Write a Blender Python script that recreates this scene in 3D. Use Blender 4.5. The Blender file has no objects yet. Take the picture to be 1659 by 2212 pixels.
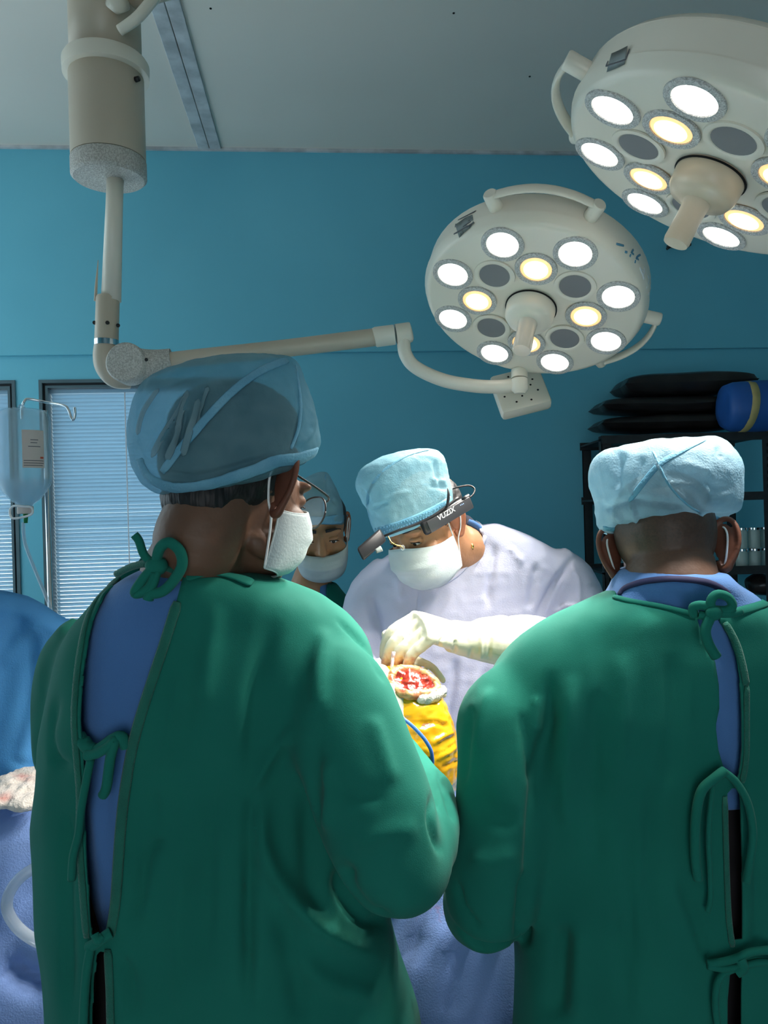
import bpy, bmesh, math, random
import numpy as np
from mathutils import Vector, Matrix
from mathutils.bvhtree import BVHTree

random.seed(4)
S = bpy.context.scene
COL = S.collection
# ------------------------------------------------------------------ camera
FPX, CX, CY, CAMZ = 1650.0, 829.5, 1106.0, 1.6
ROLL = math.radians(1.6)
CR, SR = math.cos(ROLL), math.sin(ROLL)
cam = bpy.data.cameras.new('camera')
cam.sensor_fit = 'VERTICAL'; cam.sensor_height = 36.0; cam.lens = FPX / 2212 * 36.0
cam.clip_start = 0.02
camo = bpy.data.objects.new('camera', cam); COL.objects.link(camo)
camo.matrix_world = Matrix(((CR, SR, 0, 0), (0, 0, -1, 0), (-SR, CR, 0, CAMZ), (0, 0, 0, 1)))
S.camera = camo
# ------------------------------------------------------------------ world, exposure
w = bpy.data.worlds.new('daylight'); S.world = w; w.use_nodes = True
bg = w.node_tree.nodes['Background']
bg.inputs[0].default_value = (0.88, 0.96, 1.0, 1); bg.inputs[1].default_value = 2.7
S.view_settings.view_transform = 'Standard'; S.view_settings.look = 'None'
S.view_settings.gamma = 1.0; S.view_settings.use_curve_mapping = False
S.view_settings.exposure = 0.0
S.cycles.use_denoising = True; S.cycles.use_light_tree = False
S.cycles.max_bounces = 5; S.cycles.diffuse_bounces = 3; S.cycles.glossy_bounces = 2; S.cycles.transmission_bounces = 3; S.cycles.transparent_max_bounces = 8
S.cycles.caustics_reflective = False; S.cycles.caustics_refractive = False
LED_W, LED_WARM = 12.5, 6.0          # watts of each white / warm lamp in the surgical lights

# ------------------------------------------------------------------ helpers
def P(px, py, d):
    u, v = px - CX, CY - py
    return Vector(((u * CR + v * SR) * d / FPX, d, CAMZ + (-u * SR + v * CR) * d / FPX))
def projN(V):
    V = np.asarray(V, float); x, y, z = V[:, 0], V[:, 1], V[:, 2] - CAMZ
    y = np.maximum(y, 1e-3)
    return np.stack([CX + (x * CR - z * SR) * FPX / y, CY - (x * SR + z * CR) * FPX / y, y], 1)
CAMP = Vector((0, 0, CAMZ))
def ray(px, py): return (P(px, py, 1.0) - CAMP).normalized()
def on_plane(px, py, C, N):
    r = ray(px, py); t = (C - CAMP).dot(N) / r.dot(N); return CAMP + r * t

def catmull(pts, k=6):
    pts = [Vector(p) for p in pts]; out = []; n = len(pts)
    for i in range(n - 1):
        p0, p1, p2, p3 = pts[max(i - 1, 0)], pts[i], pts[i + 1], pts[min(i + 2, n - 1)]
        for j in range(k):
            t = j / k
            out.append(0.5 * ((2 * p1) + (p2 - p0) * t + (2 * p0 - 5 * p1 + 4 * p2 - p3) * t * t + (3 * p1 - p0 - 3 * p2 + p3) * t ** 3))
    out.append(pts[-1]); return out
def cat1(vals, k=6):
    return [v[0] for v in catmull([(x, 0, 0) for x in vals], k)]

def skin_rings(rings, cap=True, closed=True):
    """list of equal-length point lists -> verts, faces"""
    n = len(rings[0]); V = [p for r in rings for p in r]; F = []
    for i in range(len(rings) - 1):
        for j in range(n if closed else n - 1):
            a, b = i * n + j, i * n + (j + 1) % n
            F.append((a, b, b + n, a + n))
    if cap and closed:
        for base, r, flip in ((0, rings[0], True), ((len(rings) - 1) * n, rings[-1], False)):
            c = sum((Vector(p) for p in r), Vector()) / n; V.append(c); ci = len(V) - 1
            for j in range(n):
                a, b = base + j, base + (j + 1) % n
                F.append((b, a, ci) if flip else (a, b, ci))
    return [tuple(p) for p in V], F
def tube(pts, radii, n=12, cap=True, flat=None, normals=None):
    """swept tube; radii scalar or list; flat=(w,t) with normals gives a strap"""
    pts = [Vector(p) for p in pts]; m = len(pts)
    if not hasattr(radii, '__len__'): radii = [radii] * m
    rings = []; prev = None
    for i in range(m):
        t = (pts[min(i + 1, m - 1)] - pts[max(i - 1, 0)])
        if t.length < 1e-9: t = Vector((0, 0, 1))
        t.normalize()
        if normals is not None:
            nn = Vector(normals[i]); nn = (nn - t * nn.dot(t))
            if nn.length < 1e-6: nn = t.orthogonal()
            nn.normalize()
        elif prev is None:
            nn = t.orthogonal().normalized()
        else:
            nn = (prev - t * prev.dot(t))
            nn = nn.normalized() if nn.length > 1e-6 else t.orthogonal().normalized()
        prev = nn; b = t.cross(nn)
        w_, h_ = (radii[i], radii[i]) if flat is None else (flat[0] * radii[i], flat[1] * radii[i])
        rings.append([pts[i] + b * (math.cos(2 * math.pi * j / n) * w_) + nn * (math.sin(2 * math.pi * j / n) * h_) for j in range(n)])
    return skin_rings(rings, cap)
def ctube(pts, radii, k=6, n=12, **kw):
    if hasattr(radii, '__len__'): radii = cat1(radii, k)
    return tube(catmull(pts, k), radii, n, **kw)
def lathe(prof, C, A, B, N, n=32, cap=True):
    """profile [(r,h)] around axis N"""
    rings = [[C + A * (r * math.cos(2 * math.pi * j / n)) + B * (r * math.sin(2 * math.pi * j / n)) + N * h for j in range(n)] for r, h in prof]
    return skin_rings(rings, cap)
X, Y, Z = Vector((1, 0, 0)), Vector((0, 1, 0)), Vector((0, 0, 1))
def ellipsoid(c, r, M=None, nu=16, nv=10):
    c = Vector(c); V = []; F = []
    rings = []
    for i in range(1, nv):
        th = math.pi * i / nv
        rings.append([Vector((r[0] * math.sin(th) * math.cos(2 * math.pi * j / nu), r[1] * math.sin(th) * math.sin(2 * math.pi * j / nu), r[2] * math.cos(th))) for j in range(nu)])
    V, F = skin_rings(rings, True)
    V = [Vector(v) for v in V]; V[-2] = Vector((0, 0, r[2])); V[-1] = Vector((0, 0, -r[2]))
    if M is not None: V = [M @ v for v in V]
    return [tuple(v + c) for v in V], F
def box(lo, hi, bev=0.0):
    bm = bmesh.new(); bmesh.ops.create_cube(bm, size=1)
    for v in bm.verts:
        v.co = Vector([lo[i] + (v.co[i] + .5) * (hi[i] - lo[i]) for i in range(3)])
    if bev: bmesh.ops.bevel(bm, geom=bm.edges[:], offset=bev, segments=2, affect='EDGES', profile=.5)
    V = [tuple(v.co) for v in bm.verts]; F = [tuple(v.index for v in f.verts) for f in bm.faces]; bm.free()
    return V, F
def obox(C, ax, half, bev=0.0):
    V, F = box((-half[0], -half[1], -half[2]), half, bev)
    return [tuple(Vector(C) + ax[0] * v[0] + ax[1] * v[1] + ax[2] * v[2]) for v in V], F
def merge(*parts):
    V, F = [], []
    for v, f in parts:
        o = len(V); V.extend(v); F.extend([tuple(i + o for i in q) for q in f])
    return V, F

# ---- objects
ABS = {}
def thing(name, label, cat, loc, group=None, kind=None):
    o = bpy.data.objects.new(name, None); COL.objects.link(o); o.location = loc
    o.empty_display_size = .05
    o['label'] = label; o['category'] = cat
    if group: o['group'] = group
    ABS[o.name] = Vector(loc); return o
def mk(name, VF, mat, parent=None, smooth=True, label=None, cat=None, kind=None, group=None, angle=None):
    V, F = VF
    off = ABS.get(parent.name, Vector()) if parent else Vector()
    me = bpy.data.meshes.new(name)
    if len(V) and (off.length > 0): V = (np.asarray(V, float) - np.array(off)).tolist()
    me.from_pydata([tuple(v) for v in V], [], [tuple(f) for f in F]); me.validate(); me.update()
    bm = bmesh.new(); bm.from_mesh(me); bmesh.ops.recalc_face_normals(bm, faces=bm.faces[:]); bm.to_mesh(me); bm.free()
    if smooth:
        me.polygons.foreach_set('use_smooth', [True] * len(me.polygons))
        if angle: me.set_sharp_from_angle(angle=math.radians(angle))
    o = bpy.data.objects.new(name, me); COL.objects.link(o)
    if mat: me.materials.append(mat)
    if parent: o.parent = parent; ABS[o.name] = off
    if label: o['label'] = label
    if cat: o['category'] = cat
    if kind: o['kind'] = kind
    if group: o['group'] = group
    return o
def top(name, VF, mat, label, cat, **k):
    return mk(name, VF, mat, None, label=label, cat=cat, **k)
def struct(name, VF, mat, parent=None, smooth=False, label=None):
    o = mk(name, VF, mat, parent, smooth=smooth, label=label)
    if not parent: o['kind'] = 'structure'
    return o
def attr(o, name, vals):
    a = o.data.attributes.new(name, 'FLOAT', 'POINT'); a.data.foreach_set('value', np.asarray(vals, np.float32))

# ---- numpy noise
def vnoise(p, seed=0):
    p = np.asarray(p, float); i = np.floor(p).astype(np.int64); f = p - i; f = f * f * (3 - 2 * f)
    def h(ix, iy, iz):
        n = (ix * 374761393 + iy * 668265263 + iz * 1274126177 + seed * 974634) & 0x7fffffff
        n = (n ^ (n >> 13)) * 1274126177 & 0x7fffffff
        return ((n ^ (n >> 16)) & 0xffff) / 32767.5 - 1
    r = 0
    for dx in (0, 1):
        for dy in (0, 1):
            for dz in (0, 1):
                wgt = (f[:, 0] if dx else 1 - f[:, 0]) * (f[:, 1] if dy else 1 - f[:, 1]) * (f[:, 2] if dz else 1 - f[:, 2])
                r = r + wgt * h(i[:, 0] + dx, i[:, 1] + dy, i[:, 2] + dz)
    return r
def vnormals(V, F):
    V = np.asarray(V, float); N = np.zeros_like(V)
    q = np.array([f if len(f) == 4 else (f[0], f[1], f[2], f[2]) for f in F])
    n = np.cross(V[q[:, 2]] - V[q[:, 0]], V[q[:, 3]] - V[q[:, 1]])
    for k in range(4): np.add.at(N, q[:, k], n)
    return N / np.maximum(np.linalg.norm(N, axis=1, keepdims=True), 1e-12)
def remesh(parts, vox, smooth=6, factor=.5):
    V, F = merge(*parts)
    me = bpy.data.meshes.new('tmp'); me.from_pydata(V, [], F); me.update()
    bm = bmesh.new(); bm.from_mesh(me)
    # make every shell face outward
    bmesh.ops.recalc_face_normals(bm, faces=bm.faces[:]); bm.to_mesh(me); bm.free()
    o = bpy.data.objects.new('tmp', me); COL.objects.link(o)
    m = o.modifiers.new('r', 'REMESH'); m.mode = 'VOXEL'; m.voxel_size = vox; m.adaptivity = 0
    if smooth:
        s = o.modifiers.new('s', 'SMOOTH'); s.factor = factor; s.iterations = smooth
    dg = bpy.context.evaluated_depsgraph_get(); ev = o.evaluated_get(dg); mm = ev.to_mesh()
    n = len(mm.vertices); a = np.empty(n * 3); mm.vertices.foreach_get('co', a)
    F = [tuple(p.vertices) for p in mm.polygons]
    ev.to_mesh_clear(); bpy.data.objects.remove(o); bpy.data.meshes.remove(me)
    return a.reshape(-1, 3), F
def seg_dist(p, poly):
    """distance in px of points (n,2) to an open polyline, and the closest point"""
    best = np.full(len(p), 1e9); bp = np.zeros_like(p); seg_dist.t = np.zeros(len(p)); nseg = len(poly) - 1
    for k_, (a, b) in enumerate(zip(poly[:-1], poly[1:])):
        a = np.array(a, float); b = np.array(b, float); ab = b - a
        t = np.clip(((p - a) @ ab) / max(ab @ ab, 1e-9), 0, 1)
        c = a + t[:, None] * ab; d = np.linalg.norm(p - c, axis=1)
        m = d < best; best[m] = d[m]; bp[m] = c[m]; seg_dist.t[m] = (k_ + t[m]) / nseg
    return best, bp
def folds(V, F, lines, dmax=9, gain=1.35):
    """press creases (amp<0) or raise ridges (amp>0) of a cloth along lines seen on its near side"""
    V = np.array(V); N = vnormals(V, F); q = projN(V)
    view = np.array([0, 0, CAMZ]) - V; view /= np.linalg.norm(view, axis=1, keepdims=True)
    sgn = np.sign(np.sum(N * (V - V.mean(0)), 1).mean()) or 1
    N = N * sgn
    face = np.clip(np.sum(N * view, 1) * 3, 0, 1) * (q[:, 2] < dmax)
    for poly, amp, wpx in lines:
        poly = [tuple(c)[:2] for c in catmull([(x, y, 0) for x, y in poly], 5)]
        d, _ = seg_dist(q[:, :2], poly)
        tp = np.clip(np.minimum(seg_dist.t, 1 - seg_dist.t) * 4, 0, 1); tp = tp * tp * (3 - 2 * tp)
        V += N * (amp * gain * np.exp(-(d / wpx) ** 2) * face * tp)[:, None]
    return V
def rumple(V, F, amp, scale, seed=0, stretch=(1, 1, 1)):
    V = np.array(V); N = vnormals(V, F)
    sgn = np.sign(np.sum(N * (V - V.mean(0)), 1).mean()) or 1
    p = V * np.array(stretch) / scale
    n1 = vnoise(p, seed); n2 = vnoise(p * 2.1 + 5, seed + 1)
    r = (1 - 2 * np.abs(n1)) * .6 + n2 * .4
    return V + N * sgn * (r * amp)[:, None]
def in_poly(p, poly):
    x, y = p[:, 0], p[:, 1]; ins = np.zeros(len(p), bool); n = len(poly)
    for i in range(n):
        (x1, y1), (x2, y2) = poly[i], poly[(i + 1) % n]
        c = ((y1 > y) != (y2 > y)) & (x < (x2 - x1) * (y - y1) / ((y2 - y1) or 1e-9) + x1)
        ins ^= c
    return ins
def cut_open(V, F, polys, dmax):
    """cut openings into the near side of a garment and trim its edges clean"""
    V = np.array(V); q = projN(V)
    kill = np.zeros(len(F), bool)
    Fq = np.array([f if len(f) == 4 else (f[0], f[1], f[2], f[2]) for f in F])
    for poly in polys:
        ins = in_poly(q[:, :2], poly) & (q[:, 2] < dmax)
        kill |= ins[Fq].sum(1) >= 3
    keep = [f for f, k in zip(F, kill) if not k]
    cnt = {}
    for f in keep:
        for a, b in zip(f, f[1:] + f[:1]):
            e = (a, b) if a < b else (b, a); cnt[e] = cnt.get(e, 0) + 1
    bv = sorted({i for e, c in cnt.items() if c == 1 for i in e})
    bv = np.array([i for i in bv if q[i, 2] < dmax])
    if len(bv):
        best = np.full(len(bv), 1e9); bp = q[bv, :2].copy()
        for poly in polys:
            d, c = seg_dist(q[bv, :2], list(poly) + [poly[0]])
            m = d < best; best[m] = d[m]; bp[m] = c[m]
        for i, c, d in zip(bv, bp, best):
            if d < 40: V[i] = P(c[0], c[1], q[i, 2])
    used = sorted({i for f in keep for i in f}); mp = {a: b for b, a in enumerate(used)}
    return V[used], [tuple(mp[i] for i in f) for f in keep]
def ring(xl, yl, xr, yr, d, h, dip=0.0, n=2.4, m=40, grow=0.0):
    L, R = P(xl, yl, d), P(xr, yr, d); c = (L + R) / 2; a = (R - L) / 2
    a = a * ((a.length + grow) / a.length); b = Vector((0, h + grow, dip)); out = []
    for j in range(m):
        t = 2 * math.pi * j / m; cs, sn = math.cos(t), math.sin(t)
        e = 2 / n
        out.append(c + a * (math.copysign(abs(cs) ** e, cs)) + b * (math.copysign(abs(sn) ** e, sn)))
    return out
def ring_loft(specs, k=4, grow=0.0, n=2.4, m=40):
    """specs: (xl,yl,xr,yr,d,h[,dip])"""
    specs = [tuple(s) + (0,) * (7 - len(s)) for s in specs]
    cols = [cat1([s[i] for s in specs], k) for i in range(7)]
    return skin_rings([ring(*[c[i] for c in cols], n=n, m=m, grow=grow) for i in range(len(cols[0]))])
def bvh_of(V, F): return BVHTree.FromPolygons([tuple(v) for v in V], [tuple(f) for f in F])
def stick(bvh, px, py, off=0.0, dflt=1.0):
    r = ray(px, py); h = bvh.ray_cast(CAMP, r)
    if h[0] is None:                     # just past the outline: take the closest bit of the surface
        best = min((bvh.find_nearest(CAMP + r * t) for t in np.linspace(.85, 2.3, 60)), key=lambda f: f[3])
        n = best[1] if best[1].dot(r) < 0 else -best[1]
        return best[0] + n * off, n
    n = h[1]
    if n.dot(r) > 0: n = -n
    return h[0] + n * off, n
def strap_on(bvh, pts, w, t, off=0.002, k=5, dflt=1.0, n=8, ends=.7):
    """a flat strap laid over a surface along pixel points; a third value lifts it off"""
    dense = catmull([(p[0], p[1], p[2] if len(p) > 2 else 0) for p in pts], k)
    A = []; N = []
    for p in dense:
        q, nn = stick(bvh, p[0], p[1], off + p[2], dflt); A.append(q); N.append(nn)
    # even out depth jumps and normals
    for _ in range(2):
        for i in range(1, len(A) - 1):
            A[i] = A[i] * .5 + (A[i - 1] + A[i + 1]) * .25; N[i] = (N[i] * .5 + (N[i - 1] + N[i + 1]) * .25)
    r = [ends] + [1] * (len(A) - 2) + [ends]
    return tube(A, r, n, flat=(w, t), normals=N)

# ------------------------------------------------------------------ materials
def mat(name, col, rough=.6, col2=None, scale=20, bump=0, bscale=200, trans=0, clear=0, metal=0, spec=.4,
        sheen=0, emit=None, estr=0, detail=1.5, stretch=None, coat=0, blood=None, sss=0, weave=0, wrinkle=0, alpha=1.0, glass=0, ior=1.45, tint=None):
    m = bpy.data.materials.new(name); m.use_nodes = True; nt = m.node_tree; nd = nt.nodes; ln = nt.links
    b = nd['Principled BSDF']; out = nd['Material Output']
    tc = nd.new('ShaderNodeTexCoord')
    src = tc.outputs['Object']
    if stretch:
        mp = nd.new('ShaderNodeMapping'); mp.inputs['Scale'].default_value = stretch; ln.new(src, mp.inputs[0]); src = mp.outputs[0]
    c4 = (*col, 1)
    cout = None
    if col2:
        nz = nd.new('ShaderNodeTexNoise'); nz.inputs['Scale'].default_value = scale; nz.inputs['Detail'].default_value = detail
        ln.new(src, nz.inputs[0])
        rp = nd.new('ShaderNodeValToRGB'); rp.color_ramp.elements[0].position = .35; rp.color_ramp.elements[1].position = .65
        rp.color_ramp.elements[0].color = c4; rp.color_ramp.elements[1].color = (*col2, 1)
        ln.new(nz.outputs[0], rp.inputs[0]); cout = rp.outputs[0]
    else:
        rgb = nd.new('ShaderNodeRGB'); rgb.outputs[0].default_value = c4; cout = rgb.outputs[0]
    if blood:                     # (colour, noise scale): stain where the mesh carries it
        at = nd.new('ShaderNodeAttribute'); at.attribute_name = 'stain'
        nz = nd.new('ShaderNodeTexNoise'); nz.inputs['Scale'].default_value = blood[1]; nz.inputs['Detail'].default_value = 4
        ln.new(tc.outputs['Object'], nz.inputs[0])
        ma = nd.new('ShaderNodeMath'); ma.operation = 'MULTIPLY_ADD'; ln.new(at.outputs['Fac'], ma.inputs[0]); ma.inputs[1].default_value = 1.0
        su = nd.new('ShaderNodeMath'); su.operation = 'SUBTRACT'; ln.new(nz.outputs[0], su.inputs[0]); su.inputs[1].default_value = .62
        mu = nd.new('ShaderNodeMath'); mu.operation = 'MULTIPLY'; ln.new(su.outputs[0], mu.inputs[0]); mu.inputs[1].default_value = blood[2] if len(blood) > 2 else 2.0
        ln.new(mu.outputs[0], ma.inputs[2])
        m2 = nd.new('ShaderNodeMath'); m2.operation = 'MULTIPLY'; m2.use_clamp = True; ln.new(ma.outputs[0], m2.inputs[0]); ln.new(at.outputs['Fac'], m2.inputs[1])
        mx = nd.new('ShaderNodeMix'); mx.data_type = 'RGBA'; ln.new(m2.outputs[0], mx.inputs[0]); ln.new(cout, mx.inputs[6]); mx.inputs[7].default_value = (*blood[0], 1)
        cout = mx.outputs[2]
    ln.new(cout, b.inputs['Base Color'])
    b.inputs['Roughness'].default_value = rough; b.inputs['Metallic'].default_value = metal
    b.inputs['Specular IOR Level'].default_value = spec
    if sheen: b.inputs['Sheen Weight'].default_value = sheen
    if coat: b.inputs['Coat Weight'].default_value = coat; b.inputs['Coat Roughness'].default_value = .15
    if sss: b.inputs['Subsurface Weight'].default_value = sss; b.inputs['Subsurface Radius'].default_value = (.6, .25, .12); b.inputs['Subsurface Scale'].default_value = .012
    if glass: b.inputs['Transmission Weight'].default_value = glass; b.inputs['IOR'].default_value = ior
    if emit: b.inputs['Emission Color'].default_value = (*emit, 1); b.inputs['Emission Strength'].default_value = estr
    hs = None
    if bump:
        nz = nd.new('ShaderNodeTexNoise'); nz.inputs['Scale'].default_value = bscale; nz.inputs['Detail'].default_value = 1
        ln.new(src, nz.inputs[0]); hs = nz.outputs[0]
        if weave:
            w1 = nd.new('ShaderNodeTexWave'); w1.inputs['Scale'].default_value = weave; w1.bands_direction = 'X'; ln.new(tc.outputs['Object'], w1.inputs[0])
            w2 = nd.new('ShaderNodeTexWave'); w2.inputs['Scale'].default_value = weave; w2.bands_direction = 'Z'; ln.new(tc.outputs['Object'], w2.inputs[0])
            ad = nd.new('ShaderNodeMath'); ln.new(w1.outputs[1], ad.inputs[0]); ln.new(w2.outputs[1], ad.inputs[1])
            ad2 = nd.new('ShaderNodeMath'); ad2.operation = 'MULTIPLY_ADD'; ln.new(ad.outputs[0], ad2.inputs[0]); ad2.inputs[1].default_value = .35; ln.new(hs, ad2.inputs[2]); hs = ad2.outputs[0]
        bp = nd.new('ShaderNodeBump'); bp.inputs['Strength'].default_value = bump; bp.inputs['Distance'].default_value = .004
        ln.new(hs, bp.inputs['Height']); ln.new(bp.outputs[0], b.inputs['Normal'])
        if wrinkle:
            mp2 = nd.new('ShaderNodeMapping'); mp2.inputs['Scale'].default_value = (1, 1, .45); mp2.inputs['Rotation'].default_value = (.2, .35, 0); ln.new(tc.outputs['Object'], mp2.inputs[0])
            n2 = nd.new('ShaderNodeTexNoise'); n2.noise_type = 'RIDGED_MULTIFRACTAL'; n2.inputs['Scale'].default_value = 9; n2.inputs['Detail'].default_value = 1; n2.inputs['Distortion'].default_value = .6
            ln.new(mp2.outputs[0], n2.inputs[0])
            b2 = nd.new('ShaderNodeBump'); b2.inputs['Strength'].default_value = wrinkle; b2.inputs['Distance'].default_value = .009
            ln.new(n2.outputs[0], b2.inputs['Height']); ln.new(b2.outputs[0], bp.inputs['Normal'])
    sh = b.outputs[0]
    if trans:
        t = nd.new('ShaderNodeBsdfTranslucent'); ln.new(cout, t.inputs[0])
        mx = nd.new('ShaderNodeMixShader'); mx.inputs[0].default_value = trans
        ln.new(sh, mx.inputs[1]); ln.new(t.outputs[0], mx.inputs[2]); sh = mx.outputs[0]
    if clear:
        t = nd.new('ShaderNodeBsdfTransparent'); t.inputs[0].default_value = (*(tint or (1, 1, 1)), 1)
        mx = nd.new('ShaderNodeMixShader'); mx.inputs[0].default_value = clear
        ln.new(sh, mx.inputs[1]); ln.new(t.outputs[0], mx.inputs[2]); sh = mx.outputs[0]
    ln.new(sh, out.inputs[0])
    return m
M = dict(
    wall=mat('wall_paint', (.145, .49, .62), .45, (.155, .51, .64), 3, spec=.3),
    ceil=mat('ceiling_paint', (.76, .70, .62), .7, (.79, .73, .65), 2),
    strip=mat('joint_plaster', (.62, .63, .64), .7, (.40, .41, .42), 14, detail=5),
    floor=mat('floor_vinyl', (.55, .58, .56), .35, (.50, .53, .52), 5),
    frame=mat('window_frame', (.07, .12, .14), .4, (.09, .15, .17), 8),
    framedk=mat('window_gasket', (.01, .014, .018), .6),
    slat=mat('blind_slat', (.30, .47, .58), .5, trans=.22),
    cord=mat('blind_cord', (.95, .78, .72), .7, trans=.3),
    glass=mat('window_glass', (1, 1, 1), .02, clear=.93, tint=(.9, .97, 1)),
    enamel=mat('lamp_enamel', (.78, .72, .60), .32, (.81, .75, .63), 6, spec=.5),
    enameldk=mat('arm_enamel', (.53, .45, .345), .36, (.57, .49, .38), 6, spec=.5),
    mesh=mat('ribbed_plastic', (.40, .38, .34), .5, (.62, .60, .55), 260, bump=.6, bscale=260),
    chrome=mat('chrome', (.75, .76, .78), .18, metal=1),
    bezel=mat('lamp_bezel', (.40, .39, .37), .45, (.70, .69, .66), 420, bump=.6, bscale=420),
    ledw=mat('white_led_lens', (.9, .9, .9), .2, emit=(1, .99, .97), estr=2.6),
    leda=mat('warm_led_lens', (.9, .7, .4), .2, emit=(1, .55, .20), estr=1.05),
    ledcore=mat('warm_led_core', (.9, .8, .6), .2, emit=(1, .84, .58), estr=1.7),
    sensor=mat('dark_lens', (.20, .20, .205), .6),
    amber=mat('aged_plastic', (.66, .52, .36), .3, (.70, .58, .43), 12, spec=.5),
    black=mat('black_plastic', (.018, .018, .02), .35),
    blackhole=mat('hole_and_shade_black', (.004, .004, .004), .9),
    printw=mat('white_print', (.82, .84, .84), .5),
    printb=mat('blue_print', (.10, .28, .42), .5),
    sticker=mat('grey_sticker', (.30, .34, .33), .5, (.22, .25, .25), 60),
    green=mat('green_cotton', (.010, .160, .118), .85, (.013, .185, .135), 7, bump=.12, bscale=900, sheen=.05, spec=.15, trans=.06, wrinkle=.9),
    greendk=mat('green_binding', (.010, .125, .090), .9, (.012, .15, .105), 30, bump=.3, bscale=500, sheen=.2),
    scrub=mat('blue_cotton', (.068, .185, .44), .85, (.075, .20, .47), 9, bump=.2, bscale=500, sheen=.2, wrinkle=.25),
    navy=mat('navy_trim', (.018, .02, .07), .8),
    lilac=mat('pale_blue_nonwoven', (.58, .60, .76), .55, (.61, .63, .78), 12, bump=.15, bscale=300, trans=.12, wrinkle=.6),
    cap=mat('cap_nonwoven', (.17, .38, .46), .7, (.22, .44, .52), 30, bump=.25, bscale=350, trans=.2, clear=.50, wrinkle=.6, tint=(.75, .92, 1)),
    capB=mat('cap_nonwoven_light', (.23, .40, .49), .7, (.30, .47, .56), 30, bump=.3, bscale=350, trans=.25, clear=.22, wrinkle=.9, tint=(.75, .92, 1)),
    capC=mat('cap_nonwoven_mid', (.24, .48, .57), .7, (.30, .55, .64), 30, bump=.3, bscale=350, trans=.25, clear=.25, wrinkle=.9, tint=(.75, .92, 1)),
    litfold=mat('lit_cap_fold', (.30, .46, .50), .7, (.36, .52, .56), 30, bump=.25, bscale=350, trans=.3, clear=.45, tint=(.85, .95, 1)),  # pleats kept paler: light through the double layers is put into the colour
    capband=mat('cap_seam', (.15, .40, .56), .7, (.20, .47, .62), 40, bump=.3, bscale=300, trans=.15),
    mask=mat('mask_nonwoven', (.60, .68, .68), .7, (.66, .74, .73), 30, bump=.15, bscale=300, trans=.2),
    loop=mat('ear_loop', (.82, .82, .80), .7),
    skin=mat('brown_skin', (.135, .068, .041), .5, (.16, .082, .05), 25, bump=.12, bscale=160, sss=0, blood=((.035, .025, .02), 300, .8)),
    skinl=mat('tan_skin', (.42, .205, .10), .45, (.46, .23, .12), 25, bump=.10, bscale=160, sss=0, blood=((.05, .03, .02), 300, .8)),
    ear=mat('redlit_ear_skin', (.20, .080, .050), .45, (.23, .092, .058), 40, bump=.1, bscale=160, trans=.35),  # ears tinted redder, the light shining through them painted into the skin
    earl=mat('redlit_tan_ear_skin', (.46, .19, .10), .45, (.50, .21, .12), 40, bump=.1, bscale=160, trans=.3),
    pin=mat('pin_steel', (.55, .42, .44), .4, metal=.4),
    hair=mat('black_hair', (.010, .009, .010), .55, (.018, .016, .016), 60, bump=.6, bscale=160, stretch=(1, 1, .25)),
    eyew=mat('eye_white', (.75, .72, .68), .2), iris=mat('dark_iris', (.02, .012, .008), .15),
    lip=mat('lips', (.30, .11, .08), .5),
    glove=mat('latex_glove', (.80, .77, .60), .45, (.84, .80, .65), 14, bump=.12, bscale=120, sss=.0, trans=.1, blood=((.50, .05, .03), 90, 2.5)),
    drape=mat('blue_drape', (.18, .30, .64), .7, (.21, .34, .68), 8, bump=.25, bscale=350, trans=.1, blood=((.42, .08, .06), 120, 3)),
    screen=mat('blue_screen_drape', (.08, .32, .68), .7, (.09, .36, .74), 6, bump=.2, bscale=350, trans=.12),
    gauze=mat('gauze', (.80, .74, .68), .9, (.72, .66, .60), 60, bump=.5, bscale=250, blood=((.55, .06, .04), 40, 2)),
    film=mat('iodine_film', (.80, .44, .010), .22, (.72, .33, .006), 14, bump=.35, bscale=30, coat=.6, stretch=(.4, .4, 3)),
    flesh=mat('wound', (.20, .010, .008), .25, (.34, .04, .02), 60, bump=.6, bscale=130, coat=.5),
    fat=mat('tissue_edge', (.62, .42, .18), .35, (.45, .10, .05), 70, bump=.5, bscale=120),
    steel=mat('steel', (.62, .60, .62), .25, metal=1),
    tubem=mat('clear_tube', (.62, .70, .74), .10, clear=.58, tint=(.9, .95, 1)),
    bluetube=mat('blue_tube', (.10, .22, .75), .3),
    bottle=mat('bottle_plastic', (.62, .76, .82), .18, clear=.66, tint=(.85, .95, 1)),
    liquid=mat('saline', (.62, .76, .82), .1, clear=.55, tint=(.85, .95, 1)),
    paper=mat('label_paper', (.62, .55, .50), .7), ink=mat('label_ink', (.12, .12, .13), .7), inkr=mat('red_ink', (.55, .10, .05), .7),
    gcap=mat('green_spike', (.01, .20, .05), .4),
    rack=mat('black_steel', (.012, .014, .016), .5, (.02, .022, .024), 40),
    leather=mat('black_vinyl', (.014, .012, .013), .32, (.022, .020, .020), 12, bump=.3, bscale=25, spec=.4),
    bluebag=mat('blue_vinyl', (.018, .10, .36), .5), yellow=mat('yellow_strap', (.50, .40, .16), .7, (.42, .34, .14), 30),
    jar=mat('jar_glass', (.55, .66, .62), .08, clear=.45, tint=(.85, .95, .92)),
    trouser=mat('shade_black_trousers', (.010, .008, .010), .9), shoe=mat('rubber_clog', (.03, .05, .05), .6),  # trousers near-black to stand in for shade inside the open gowns
    gold=mat('gold', (.85, .55, .15), .2, metal=1),
    lens=mat('spectacle_lens', (.9, .95, 1), .03, clear=.88, spec=.6),
    tablem=mat('table_steel', (.35, .36, .37), .4, metal=1),
)
for k_ in ('ledw', 'leda', 'ledcore'): M[k_].cycles.emission_sampling = 'NONE'
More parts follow.
